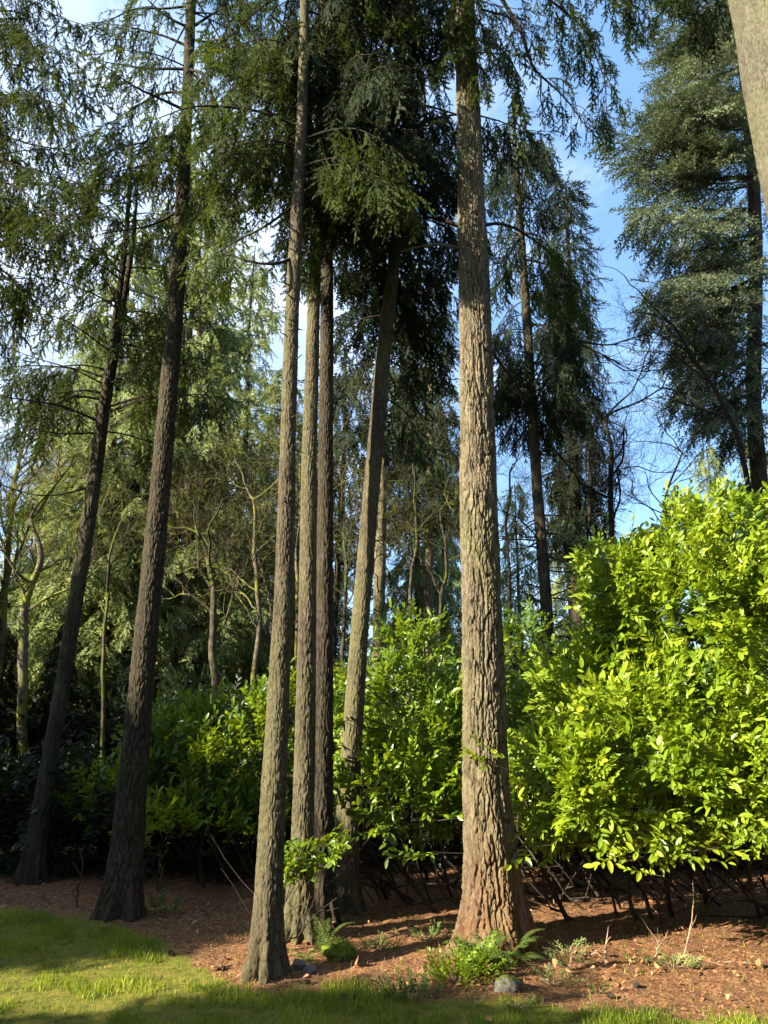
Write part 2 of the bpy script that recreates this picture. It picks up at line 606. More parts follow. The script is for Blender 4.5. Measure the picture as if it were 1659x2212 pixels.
def trunk(name, spec, Y, mat, parent, segs=96, step=0.03, depth=0.012, fx=17, fz=3.0, flare=0.0, mossbase=0.4, redbase=0.0, seed=0, extra=None, sink=0.25, knots=0, Yl=None, asp=1.0, longf=0.0):
    """spec: (px,py,width px) from base to top at depth Y (Yl: depth at each)."""
    pts, rad = [], []
    for i, (px, py, w) in enumerate(spec):
        y = Y if Yl is None else Yl[i]
        pts.append(P(px, py, y)); rad.append(w * mpp(py, y) * 0.5)
    if extra:                                   # carry on above the picture: (dx, dy, z, r)
        for (x, y, z, r) in extra:
            pts.append(np.array([pts[-1][0] + x, pts[-1][1] + y, z])); rad.append(r)
    g = gz1(pts[0][0], pts[0][1])
    p0 = pts[0].copy(); p0[2] = g - sink
    pts = [p0] + pts; rad = [rad[0] * 1.05] + rad
    pts = np.array(pts); rad = np.array(rad)
    L = np.linalg.norm(np.diff(pts, axis=0), axis=1).sum()
    n = int(L / step)
    C = catmull(np.hstack([pts, rad[:, None]]), n * 3)
    seg = np.concatenate([[0], np.cumsum(np.linalg.norm(np.diff(C[:, :3], axis=0), axis=1))])
    u = np.linspace(0, seg[-1], n)
    C = np.stack([np.interp(u, seg, C[:, k]) for k in range(4)], -1)
    th = np.linspace(0, 2 * pi, segs, endpoint=False)
    ct, st = np.cos(th)[None, :], np.sin(th)[None, :]
    R = np.maximum(C[:, 3], 0.01)[:, None]
    s = u[:, None]
    R0 = R.mean() * 0.5 + R * 0.5
    q = np.stack(np.broadcast_arrays(ct * R0, st * R0, s), -1).reshape(-1, 3) + seed * 13.7
    wob = perlin(q * np.array([3, 3, 1.3]))
    q2 = q + 0.016 * np.stack([perlin(q * 9 + 5), perlin(q * 9 + 31), 2.2 * perlin(q * 14 + 61)], -1)
    a = np.abs(perlin(q2 * np.array([fx, fx, fz])))
    b = np.abs(perlin(q2 * np.array([fx * 1.9, fx * 1.9, fz * 2.4]) + 17))
    c = perlin(q2 * np.array([fx * 1.5, fx * 1.5, fz * 6]) + 47)
    plate = sstep(0.0, 0.13, a) * (0.55 + 0.45 * sstep(0.0, 0.09, b))
    fl1 = 1 - np.abs(perlin(q2 * np.array([fx * 2.6, fx * 2.6, fz * 4.5]) + 71))
    thf0 = np.broadcast_to(th[None, :], (n, segs)).ravel(); sf0 = np.broadcast_to(s, (n, segs)).ravel()
    circ = 2 * pi * R.mean()
    wu = 0.012 * perlin(q * 11 + 7) + 0.006 * perlin(q * 34 + 9)
    wv = 0.05 * perlin(q * 9 + 3) + 0.02 * perlin(q * 30 + 5)
    cw = 0.72 / fx; chh = cw * np.clip(fx / fz, 2, 8) * 0.75 * asp
    e1, h1 = bark_cells(thf0 * circ / (2 * pi) + wu, circ, sf0 + wv, cw, chh, seed)
    e2, h2 = bark_cells(thf0 * circ / (2 * pi) + wu * 1.4, circ, sf0 + wv, cw * .45, chh * .42, seed + 5)
    wid = 0.14 + 0.16 * np.clip(perlin(q * 5 + 90) + .4, 0, 1)
    crack = sstep(0.02, 1.0, e1 / wid)
    crack2 = sstep(0.0, 0.16, e2)
    plate = crack * (0.50 + 0.25 * h1 + 0.14 * h2 + 0.11 * crack2) * (0.72 + 0.28 * plate)
    if longf:
        lf = np.abs(perlin((q + 0.03 * np.stack([wob, -wob, wob * 0], -1)) * np.array([9, 9, 0.9]) + 33))
        plate = plate * (1 - longf * (1 - sstep(0.0, 0.16, lf)))
    h = plate + 0.12 * c + 0.22 * fl1 - 0.1 + 0.20 * perlin(q2 * np.array([90, 90, 45]))
    dsc = depth * np.clip(R.repeat(segs, 1).ravel() / R.mean(), 0.5, 1.6)
    zz = C[:, 2][:, None].repeat(segs, 1).ravel() - g
    fl = flare * np.exp(-np.clip(zz, 0, None) / 0.22) * np.clip(0.9 + 1.5 * perlin(np.stack([ct.repeat(n, 0).ravel() * 2.3 + seed, st.repeat(n, 0).ravel() * 2.3, zz * 0.8], -1)), 0, 3)
    rr = R.repeat(segs, 1).ravel() * (1 + 0.07 * wob * 0.6) + (h - 0.6) * dsc + fl
    kn = np.zeros(len(rr))
    rng = np.random.default_rng(seed + 100)
    thf = np.broadcast_to(th[None, :], (n, segs)).ravel(); sf = np.broadcast_to(s, (n, segs)).ravel()
    for _ in range(knots):
        ta, sa = rng.uniform(0, 2 * pi), rng.uniform(0.25, 0.98) * u[-1]
        d = np.abs((thf - ta + pi) % (2 * pi) - pi) * 0.16
        kn += np.exp(-(d ** 2 + (sf - sa) ** 2) / 0.0007)
    rr = rr + np.clip(kn, 0, 1) * 0.014
    V = C[:, None, :3] + np.stack(np.broadcast_arrays(ct, st, 0 * ct), -1) * rr.reshape(n, segs)[..., None]
    V = V.reshape(-1, 3)
    i = np.arange(n - 1)[:, None] * segs
    j = np.arange(segs)[None, :]
    j2 = (j + 1) % segs
    Q = np.stack([i + j, i + j2, i + segs + j2, i + segs + j], -1).reshape(-1, 4)
    fur = 1 - np.clip(crack * (0.6 + 0.4 * crack2), 0, 1)
    mossn = np.clip(-np.cos(thf - radians(20)) * 0.5 + 0.6, 0, 1) * mossbase + mossbase * 0.4
    red = redbase * np.exp(-np.clip(zz - 0.1, 0, None) / 0.5) * np.clip(0.75 + 0.5 * np.cos(thf + 0.6), 0, 1) + kn * 0.3
    o = mk('trunk', V, None, Q, [mat], None, {'furrow': fur, 'moss': mossn, 'red': np.clip(red, 0, 1)}, True, parent)
    return o, C


def axis_at(C, z):
    i = np.argmin(np.abs(C[:, 2] - z))
    return C[i, :3].copy(), C[i, 3]


# ------------------------------------------------------------------ conifer limbs
def limb(acc, rng, pts, r0, fs=0.25, sp2=0.2, l2=0.7, hang=0.5, kind='fir', ssc=1.0, lm=0, dens=1.0, sub=True, tipup=0.0):
    """one limb along control points; secondary shoots with sprays on both sides."""
    C = catmull(pts, 12)
    seg = np.linalg.norm(np.diff(C, axis=0), axis=1).sum()
    nb = np.stack([perlin(C * 1.7 + 3), perlin(C * 1.7 + 23), perlin(C * 1.7 + 43)], -1) * 0.05 * seg * np.linspace(0, 1, 12)[:, None]
    C = C + nb
    acc.tube(C, np.linspace(r0, 0.004, 12), 5, lm)
    D = np.gradient(C, axis=0)
    D /= np.linalg.norm(D, axis=1)[:, None]
    nsec = max(3, int(seg * (1 - fs) / sp2 * 2))
    tl = rng.uniform(0.2, 0.75)
    for k in range(nsec):
        t = fs + (1 - fs) * (k + rng.random() * 0.8) / nsec
        x = t * 11
        i = min(int(x), 10); f = x - i
        c = C[i] * (1 - f) + C[i + 1] * f
        d = D[i]
        side = unit(np.cross(d, [0, 0, 1])) * (1 if k % 2 else -1)
        ln = min(l2, 0.16 + 0.5 * seg * (1.05 - t)) * rng.uniform(0.5, 1.15)
        an = rng.uniform(0.35, 0.75)
        e = unit(d * an + side * (1 - an * 0.4) + np.array([0, 0, rng.uniform(-0.25, 0.15) - 0.35 * hang]))
        m = 4
        q = [c]
        dd = e.copy()
        for _ in range(m):
            dd = unit(dd + np.array([0, 0, -0.22 * hang + 0.1 * tipup]) + rng.normal(0, 0.07, 3))
            q.append(q[-1] + dd * ln / m)
        q = np.array(q)
        if sub:
            acc.tube(q, np.linspace(max(0.004, r0 * 0.22), 0.0025, m + 1), 3, lm)
        ns = max(1, int(round(ln / (0.13 * ssc) * dens)))
        for a in range(ns):
            tt = (a + 0.5 + rng.uniform(-.3, .3)) / ns * m
            ii = min(int(tt), m - 1)
            cc = q[ii] + (q[ii + 1] - q[ii]) * (tt - ii)
            d2 = unit(q[ii + 1] - q[ii])
            s2 = unit(np.cross(d2, [0, 0, 1]) + 1e-6) * (1 if a % 2 else -1)
            w = rng.uniform(0.3, 0.8)
            sd = unit(d2 * 0.7 + s2 * w + np.array([0, 0, -hang * rng.uniform(0.3, 1.6) + tipup * rng.uniform(0, .8)]))
            up = unit(np.array([0, 0, 1.0]) + rng.normal(0, 0.4, 3) + d2 * hang * 0.6)
            acc.spray(kind, cc, sd, up, ssc * rng.uniform(0.6, 1.15), 0.25 + tl * 0.4 + rng.normal(0, 0.13))
        acc.spray(kind, q[-1], unit(dd + np.array([0, 0, -0.3 * hang + .3 * tipup])), np.array([0.1, 0.1, 1.0]), ssc * rng.uniform(0.7, 1.1), 0.3 + tl * 0.4 + rng.normal(0, 0.13))
    acc.spray(kind, C[-1], D[-1], np.array([0, 0.1, 1.0]), ssc, 0.5)


def rand_limb(acc, rng, C, z, az, L, a0=5, sag=-20, tip=10, **kw):
    p, r = axis_at(C, z)
    h = np.array([cos(az), sin(az), 0])
    q = [p]
    n = 4
    for i in range(n):
        t = i / (n - 1)
        pa = radians(a0 + (sag - a0) * min(1, t * 1.6) + (tip - sag) * max(0, t - 0.62) / 0.38)
        hv = unit(h + rng.normal(0, 0.08, 3) * [1, 1, 0])
        q.append(q[-1] + (hv * cos(pa) + np.array([0, 0, sin(pa)])) * L / n)
    limb(acc, rng, q, max(0.012, min(0.035, 0.012 * L)), **kw)


def crown(acc, rng, C, z0, z1, n, Lf, azf=None, **kw):
    for i in range(n):
        z = z0 + (z1 - z0) * (i + rng.random()) / n
        az = (i * 2.399 + rng.normal(0, 0.3)) if azf is None else azf(rng)
        rand_limb(acc, rng, C, z, az, Lf(z) * rng.uniform(0.7, 1.1), **kw)


def px_limb(acc, rng, pts, r0, **kw):
    limb(acc, rng, [P(*p) for p in pts], r0, **kw)


def stub(acc, rng, C, z, az, L, r=0.012):
    p, rr = axis_at(C, z)
    h = np.array([cos(az), sin(az), rng.uniform(-.5, .4)])
    q = [p + h * 0.4 * rr]
    for _ in range(4):
        q.append(q[-1] + unit(h + rng.normal(0, 0.25, 3)) * (L + rr) / 4)
    acc.tube(np.array(q), np.linspace(r, r * 0.35, 5), 5, 0)


def zat(py, Y):
    return P(800, py, Y)[2]


FIRGROUP = 'tall firs of the grove'

# ============ T8: big fir right of centre
def big_fir():
    rng = np.random.default_rng(8)
    Y = 5.95
    t = thing('fir_tree', 'thick sunlit fir with deeply furrowed bark, fern at its foot', 'tree', G(1070, 2075), FIRGROUP)
    spec = [(1072, 2060, 134), (1066, 1960, 120), (1059, 1850, 109), (1051, 1700, 96), (1046, 1500, 88), (1040, 1300, 81), (1034, 1100, 77), (1031, 900, 71), (1027, 700, 65), (1019, 480, 58), (1012, 250, 49), (1005, 60, 42), (1001, -120, 38)]
    o, C = trunk('trunk', spec, Y, M_BARK, t, segs=340, step=0.0105, depth=0.026, fx=28, fz=3.4, asp=1.9, longf=0.75, flare=0.095, mossbase=0.62, redbase=1.0, seed=1, extra=[(0, 0, 11.5, 0.09), (0, 0, 12.6, 0.03)], knots=0)
    A = Acc()
    kw = dict(kind='fir', hang=0.9)
    # hanging boughs over the gap of sky on the right
    px_limb(A, rng, [(1050, -60, 6.0), (1115, 50, 6.0), (1150, 130, 6.1), (1175, 165, 6.2), (1225, 215, 6.3), (1262, 262, 6.4)], 0.026, fs=0.55, l2=0.35, hang=0.9)
    px_limb(A, rng, [(1168, 160, 6.15), (1170, 215, 6.15), (1186, 262, 6.2)], 0.009, fs=0.6, l2=0.06, hang=0.3, dens=0.3, sub=False, ssc=.35)
    px_limb(A, rng, [(1075, -80, 6.3), (1170, -10, 6.5), (1260, 60, 6.7), (1300, 160, 6.8), (1312, 240, 6.8)], 0.02, fs=0.3, l2=0.5, hang=1.3, sp2=0.15)
    px_limb(A, rng, [(1060, -150, 6.0), (1180, -80, 6.3), (1330, -30, 6.6), (1420, 10, 6.8)], 0.02, fs=0.35, l2=0.45, hang=1.2, sp2=0.17)
    px_limb(A, rng, [(1060, -190, 6.0), (1200, -160, 6.4), (1310, -110, 6.6), (1360, -30, 6.7), (1372, 60, 6.7)], 0.02, fs=0.3, l2=0.5, hang=1.2, sp2=0.17)
    px_limb(A, rng, [(1060, -120, 6.3), (1150, -60, 6.8), (1225, 30, 7.2), (1240, 130, 7.4)], 0.02, fs=0.35, l2=0.4, hang=1.2)
    px_limb(A, rng, [(1040, 90, 6.0), (1090, 110, 5.8), (1120, 170, 5.8), (1118, 250, 5.8)], 0.012, fs=0.2, l2=0.3, hang=1.1)
    px_limb(A, rng, [(1040, 20, 6.2), (1100, 40, 6.6), (1150, 110, 6.9)], 0.014, fs=0.2, l2=0.4, hang=1.0)
    # sprigs round the top of the visible trunk, lit
    for a in [(1000, 40, 5.95, 965, 110, 5.6), (1010, 10, 5.9, 1000, 90, 5.55), (990, 60, 5.95, 950, 130, 5.8), (1020, 120, 5.9, 1040, 190, 5.6), (1005, -40, 5.9, 985, 30, 5.5), (1025, 30, 5.9, 1045, 100, 5.6)]:
        px_limb(A, rng, [a[0:3], ((a[0] + a[3]) / 2, (a[1] + a[4]) / 2 - 12, (a[2] + a[5]) / 2), a[3:6]], 0.007, fs=0.15, l2=0.16, hang=0.9, sp2=0.10, ssc=0.75)
    # branches leaving left behind the trunk
    px_limb(A, rng, [(1000, 490, 6.0), (930, 470, 6.3), (860, 480, 6.6)], 0.03, fs=0.5, l2=0.5, hang=0.7)
    px_limb(A, rng, [(1040, 487, 6.1), (1085, 486, 6.3), (1150, 515, 6.8), (1210, 560, 7.1), (1240, 640, 7.3)], 0.022, fs=0.3, l2=0.5, hang=1.2)
    px_limb(A, rng, [(1000, 330, 6.0), (930, 250, 6.3), (880, 220, 6.5)], 0.015, fs=0.4, l2=0.5, hang=0.8)
    crown(A, rng, C, zat(-40, Y), 12.4, 20, lambda z: 0.5 + (12.8 - z) * 0.4, hang=0.7, sp2=0.3, dens=0.7, kind='fir')
    A.flush(rng, 1)
    A.build('crown', [M_LIMB, M_FIR], t)
    B = Acc()
    px = [P(993, 537, 5.92), P(950, 528, 5.8), P(905, 533, 5.8), P(860, 545, 5.9)]
    B.tube(catmull(px, 14), np.linspace(0.017, 0.005, 14), 6, 0)
    B.build('branch', [M_BARKP], t, True)
    B = Acc()
    px = [P(1050, 740, 6.0), P(1085, 790, 6.1), P(1120, 835, 6.2), P(1130, 900, 6.3), P(1133, 955, 6.3)]
    B.tube(catmull(px, 14), np.linspace(0.016, 0.006, 14), 6, 0)
    for k, (sx, sy, ex, ey) in enumerate([(1120, 840, 1180, 870), (1131, 930, 1090, 990), (1131, 900, 1165, 945)]):
        B.tube(catmull([P(sx, sy, 6.2), P((sx + ex) / 2, (sy + ey) / 2 + 6, 6.2), P(ex, ey, 6.3)], 8), np.linspace(0.008, 0.002, 8), 5, 0)
    B.build('branch', [M_BARED], t, True)
    return t


big_fir()


# ============ T3 front centre
def front_fir():
    rng = np.random.default_rng(3)
    Y = 5.43
    t = thing('fir_tree', 'slim fir nearest the lawn, pale flared foot, left of the close pair', 'tree', G(575, 2110), FIRGROUP)
    spec = [(574, 2098, 62), (577, 2030, 58), (582, 1900, 56), (589, 1750, 53), (597, 1600, 49), (604, 1450, 45), (612, 1300, 40), (617, 1150, 37), (621, 1000, 34), (625, 850, 32), (632, 650, 29), (641, 470, 26), (650, 300, 23), (655, 150, 20), (660, -60, 18)]
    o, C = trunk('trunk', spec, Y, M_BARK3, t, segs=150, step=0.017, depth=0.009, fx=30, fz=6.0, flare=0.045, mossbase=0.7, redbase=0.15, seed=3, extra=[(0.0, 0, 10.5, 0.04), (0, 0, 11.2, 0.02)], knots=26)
    A = Acc()
    px_limb(A, rng, [(640, 555, 5.43), (590, 570, 5.3), (520, 560, 5.2), (440, 515, 5.2)], 0.018, fs=0.45, l2=0.3, hang=1.0, dens=.7)
    px_limb(A, rng, [(640, 440, 5.43), (570, 490, 5.4), (500, 525, 5.4), (440, 560, 5.4)], 0.016, fs=0.5, l2=0.35, hang=1.0, dens=.7)
    px_limb(A, rng, [(630, 390, 5.43), (580, 300, 5.4), (520, 210, 5.3), (490, 170, 5.3)], 0.014, fs=0.4, l2=0.3, hang=0.9, dens=.7)
    px_limb(A, rng, [(645, 500, 5.45), (690, 540, 5.9), (720, 600, 6.2)], 0.01, fs=0.3, l2=0.3, hang=0.9)
    # curtain foliage round the upper trunk
    for k in range(34):
        z = rng.uniform(zat(400, Y), zat(-80, Y))
        rand_limb(A, rng, C, z, rng.uniform(-0.5, 3.6), rng.uniform(0.7, 1.5), a0=10, sag=-30, tip=-45, hang=1.5, fs=0.15, l2=0.4, sp2=0.16)
    crown(A, rng, C, zat(-50, Y), 11.0, 22, lambda z: 1.5, hang=0.8, sp2=0.3, dens=0.7)
    for _ in range(40):
        stub(A, rng, C, rng.uniform(3.2, 8), rng.uniform(0, 2 * pi), rng.uniform(0.02, 0.09), 0.010)
    A.flush(rng, 1)
    A.build('crown', [M_LIMB, M_FIR], t)


front_fir()


def pair_firs():
    rng = np.random.default_rng(4)
    Y = 6.25
    t = thing('fir_tree', 'left fir of the close pair, straight grey brown trunk behind the slim one', 'tree', G(645, 2035), FIRGROUP)
    spec = [(643, 2035, 62), (648, 1900, 52), (655, 1750, 46), (661, 1500, 41), (665, 1250, 36), (668, 1000, 32), (675, 750, 28), (683, 500, 24), (690, 300, 20), (694, 50, 17)]
    o, C = trunk('trunk', spec, Y, M_BARK3, t, segs=130, step=0.02, depth=0.010, fx=27, fz=5.5, flare=0.05, mossbase=0.75, redbase=0.1, seed=5, extra=[(0, 0, 11, 0.05), (0, 0, 11.6, 0.02)], knots=14)
    A = Acc()
    # lit tuft and dark curtains right of it
    for a in [(690, 380, 6.2, 730, 430, 5.9), (690, 370, 6.1, 760, 400, 6.0), (685, 400, 6.1, 715, 450, 5.9), (690, 350, 6.2, 700, 420, 5.85)]:
        px_limb(A, rng, [a[0:3], ((a[0] + a[3]) / 2, (a[1] + a[4]) / 2 - 14, (a[2] + a[5]) / 2), a[3:6]], 0.008, fs=0.1, l2=0.25, hang=1.1, sp2=0.10, ssc=0.9)
    for k in range(34):
        z = rng.uniform(zat(400, Y), zat(-100, Y))
        az = rng.uniform(0, 2 * pi)
        rand_limb(A, rng, C, z, az, rng.uniform(0.8, 1.7) * (1.15 if cos(az) > 0 else 0.8), a0=8, sag=-28, tip=-40, hang=1.5, fs=0.15, l2=0.42, sp2=0.17)
    crown(A, rng, C, zat(-60, Y), 11.4, 6, lambda z: 0.4 + (11.9 - z) * 0.4, hang=0.8, sp2=0.3, dens=0.7)
    A.flush(rng, 1)
    A.build('crown', [M_LIMB, M_DKFIR], t)  # dark needles put the shade of higher crowns into the colour

    rng = np.random.default_rng(5)
    Y = 6.7
    t = thing('fir_tree', 'right fir of the close pair, dark shaded trunk overlapping its neighbour', 'tree', G(693, 2010), FIRGROUP)
    spec = [(690, 2010, 66), (693, 1850, 52), (697, 1650, 44), (700, 1450, 38), (702, 1200, 34), (704, 950, 30), (706, 700, 27), (707, 450, 23), (708, 200, 19), (708, 0, 16)]
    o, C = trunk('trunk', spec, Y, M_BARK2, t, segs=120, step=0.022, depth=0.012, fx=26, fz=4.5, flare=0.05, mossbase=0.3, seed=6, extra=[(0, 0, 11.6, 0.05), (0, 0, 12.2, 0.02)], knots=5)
    A = Acc()
    for k in range(44):
        z = rng.uniform(zat(500, Y), zat(-60, Y))
        az = rng.uniform(-1.9, 1.7)
        rand_limb(A, rng, C, z, az, rng.uniform(0.9, 1.9), a0=5, sag=-25, tip=-35, hang=1.4, fs=0.2, l2=0.45, sp2=0.18)
    crown(A, rng, C, zat(-40, Y), 12, 6, lambda z: 0.4 + (12.5 - z) * 0.4, hang=0.8, sp2=0.3, dens=0.7)
    A.flush(rng, 1)
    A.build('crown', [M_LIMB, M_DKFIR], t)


pair_firs()


def leaning_fir():
    rng = np.random.default_rng(6)
    Y = 7.1
    t = thing('fir_tree', 'fir leaning right with mossy green grey trunk rising out of the middle laurel', 'tree', G(745, 1990), FIRGROUP)
    spec = [(742, 1990, 62), (747, 1850, 54), (754, 1700, 47), (764, 1550, 42), (774, 1400, 38), (786, 1250, 36), (799, 1100, 34), (812, 950, 33), (825, 800, 31), (838, 680, 29), (852, 560, 26), (864, 450, 23), (875, 330, 20), (885, 180, 17), (893, 20, 14)]
    o, C = trunk('trunk', spec, Y, M_BARK3, t, segs=120, step=0.022, depth=0.009, fx=28, fz=5.5, flare=0.06, mossbase=0.9, seed=7, extra=[(.1, 0, 12, 0.05), (.1, 0, 12.8, 0.02)], knots=12)
    A = Acc()
    for k in range(46):
        u = rng.random() ** 0.65
        z = zat(900, Y) * (1 - u) + zat(0, Y) * u
        az = rng.uniform(0, 2 * pi) if u > .75 else rng.uniform(-0.5, 3.6)
        rand_limb(A, rng, C, z, az, rng.uniform(0.7, 1.6) * (0.55 + 0.55 * min(1, u * 1.6)), a0=0, sag=-28, tip=-40, hang=1.4, fs=0.2, l2=0.45, sp2=0.18)
    # drooping limbs reaching low on the right side
    for (a, b, c, d) in [(870, 600, 955, 700), (868, 620, 930, 800), (860, 640, 965, 820), (862, 600, 905, 860), (870, 560, 985, 640), (850, 640, 770, 720), (855, 600, 750, 600), (866, 500, 760, 470), (874, 520, 975, 560)]:
        px_limb(A, rng, [(a, b, 7.1), ((a + c) / 2, (b + d) / 2 - 30, 7.4), (c, d, 7.7)], 0.018, fs=0.2, l2=0.4, hang=1.5, sp2=0.16)
    crown(A, rng, C, zat(-20, Y), 12.7, 8, lambda z: 0.4 + (13.1 - z) * 0.4, hang=0.8, sp2=0.3, dens=0.7)
    A.flush(rng, 1)
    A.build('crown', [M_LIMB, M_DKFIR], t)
    B = Acc()
    px = [P(885, 410, 7.0), P(903, 330, 6.8), P(918, 240, 6.7), P(915, 190, 6.7), P(905, 130, 6.8)]
    B.tube(catmull(px, 16), np.linspace(0.02, 0.010, 16), 6, 0)
    B.build('branch', [M_BARE], t, True)


leaning_fir()


def left_fir():
    rng = np.random.default_rng(11)
    Y = 6.95
    t = thing('fir_tree', 'dark fir standing alone on the left, heavy black brown foot in the leaf litter', 'tree', G(262, 1985), FIRGROUP)
    spec = [(262, 1975, 80), (270, 1880, 72), (279, 1780, 64), (290, 1650, 57), (303, 1500, 51), (318, 1350, 47), (333, 1200, 44), (346, 1060, 41), (358, 920, 38), (370, 780, 35), (381, 640, 32), (391, 480, 28), (399, 330, 25), (406, 180, 22), (412, 20, 20), (418, -120, 18)]
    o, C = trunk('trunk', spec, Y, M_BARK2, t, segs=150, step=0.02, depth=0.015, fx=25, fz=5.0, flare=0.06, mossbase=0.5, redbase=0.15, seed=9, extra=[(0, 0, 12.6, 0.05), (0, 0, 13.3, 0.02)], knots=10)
    A = Acc()
    L = [((400, 355), (330, 350), (220, 385), 0.6), ((395, 420), (340, 395), (225, 330), 0.5), ((400, 290), (330, 300), (210, 330), 0.2), ((404, 200), (340, 205), (240, 260), 0.3),
         ((405, 100), (330, 70), (250, 50), 0.3), ((404, 150), (300, 145), (190, 120), 0.2), ((408, 60), (350, 30), (280, -40), 0.2), ((395, 450), (320, 490), (200, 505), 0.5),
         ((415, 120), (470, 90), (545, 130), 0.2), ((410, 220), (450, 270), (490, 280), 0.2), ((412, 60), (480, 20), (560, 10), 0.2), ((400, 330), (445, 330), (470, 400), 0.2),
         ((410, 150), (440, 160), (455, 230), .1), ((395, 400), (430, 430), (440, 480), .1), ((404, 260), (360, 300), (330, 380), .1), ((403, 240), (300, 190), (225, 150), .2)]
    for (a, b, c, f) in L:
        yy = rng.uniform(-1.0, 0.8)
        px_limb(A, rng, [(a[0], a[1], Y), (b[0], b[1], Y + yy * .5), (c[0], c[1], Y + yy)], 0.022, fs=f + .1, l2=0.5, hang=1.25, sp2=0.17)
    for k in range(26):
        z = rng.uniform(zat(330, Y), zat(-60, Y))
        if k % 2: continue
        rand_limb(A, rng, C, z, rng.uniform(-0.6, 3.75), rng.uniform(0.8, 1.6), a0=0, sag=-15, tip=-25, hang=1.2, fs=0.4, l2=0.4, sp2=0.2)
    crown(A, rng, C, zat(-40, Y), 13.2, 8, lambda z: 0.4 + (13.6 - z) * 0.4, hang=0.8, sp2=0.3, dens=0.7)
    A.flush(rng, 1)
    A.build('crown', [M_LIMB, M_FIR], t)


left_fir()


def forked_fir():
    rng = np.random.default_rng(12)
    Y = 8.3
    t = thing('fir_tree', 'far left fir leaning right whose trunk forks into two stems halfway up', 'tree', G(70, 1915), FIRGROUP)
    spec = [(62, 1915, 46), (84, 1780, 38), (108, 1640, 34), (135, 1480, 31), (160, 1320, 30), (184, 1170, 30), (203, 1040, 28), (222, 900, 26), (238, 800, 22), (250, 700, 17), (262, 600, 13), (272, 510, 10), (280, 400, 8), (286, 300, 5)]
    o, C = trunk('trunk', spec, Y, M_BARK2, t, segs=90, step=0.03, depth=0.009, fx=19, fz=3.5, flare=0.05, mossbase=0.7, redbase=0.1, seed=12, knots=8)
    B = Acc()
    q = catmull([P(233, 860, Y), P(250, 760, Y), P(266, 660, Y), P(282, 560, Y), P(292, 470, Y), P(298, 380, Y)], 30)
    B.tube(q, np.linspace(0.055, 0.014, 30), 10, 0)
    B.build('stem', [M_LIMB], t, True)
    A = Acc()
    z0, z1 = zat(930, Y), zat(300, Y)
    n = 44
    for k in range(n):
        z = z0 + (z1 - z0) * k / n
        az = rng.choice([pi, 0]) + rng.normal(0, 0.75)
        Lb = 0.55 + 1.25 * (1 - k / n) ** 0.8
        if cos(az) > 0: Lb *= 0.85
        rand_limb(A, rng, C, z, az, Lb * rng.uniform(0.7, 1.15), a0=12, sag=-8, tip=-10, hang=1.1, fs=0.22, l2=0.4, sp2=0.19)
    for (a, b, c) in [((215, 935), (120, 935), (20, 905)), ((225, 830), (140, 790), (30, 760)), ((240, 760), (150, 700), (40, 665)), ((205, 1050), (100, 1070), (0, 1050))]:
        px_limb(A, rng, [(*a, Y), (*b, Y - .3), (*c, Y - .5)], 0.014, fs=0.4, l2=0.4, hang=0.9, sp2=0.2)
    A.flush(rng, 1)
    A.build('crown', [M_LIMB, M_FIR], t)


forked_fir()


def edge_fir():
    """crown hanging in from beyond the left edge"""
    rng = np.random.default_rng(13)
    Y = 6.3
    t = thing('fir_tree', 'fir beyond the left edge whose dark boughs hang across the top left corner', 'tree', (-5.2, 6.3, gz1(-5.2, 6.3)), FIRGROUP)
    spec = [(-330, 2000, 100), (-300, 1500, 74), (-260, 1000, 60), (-230, 500, 48), (-210, 0, 38)]
    o, C = trunk('trunk', spec, Y, M_BARK2, t, segs=80, step=0.04, depth=0.01, flare=0.06, mossbase=0.6, seed=14, extra=[(0, 0, 11.5, 0.08), (0, 0, 12.8, 0.03)])
    A = Acc()
    for (y0, ym, x1, y1) in [(-80, -30, 190, 60), (-20, 60, 200, 170), (60, 120, 215, 210), (100, 190, 225, 290), (180, 270, 190, 350), (230, 330, 215, 400), (300, 380, 130, 470), (360, 430, 170, 470), (400, 500, 150, 560),
                             (-120, -80, 120, -20), (140, 200, 150, 240), (0, 30, 130, 100), (440, 560, 60, 640), (300, 330, 100, 330), (480, 600, 80, 600), (520, 640, 30, 720), (200, 210, 70, 200), (340, 400, 60, 520), (20, 20, 60, 40)]:
        yy = rng.uniform(-0.6, 0.9)
        px_limb(A, rng, [(-215, y0, Y), (-30, ym, Y + yy * .5), (x1, y1, Y + yy)], 0.022, fs=0.3, l2=0.45, hang=0.9, sp2=0.16)
    crown(A, rng, C, 7.5, 12.6, 9, lambda z: 0.6 + (13 - z) * 0.24, azf=lambda r: r.uniform(1.7, 4.6), hang=0.8, sp2=0.3, dens=0.7)
    A.flush(rng, 1)
    A.build('crown', [M_LIMB, M_FIR], t)


edge_fir()


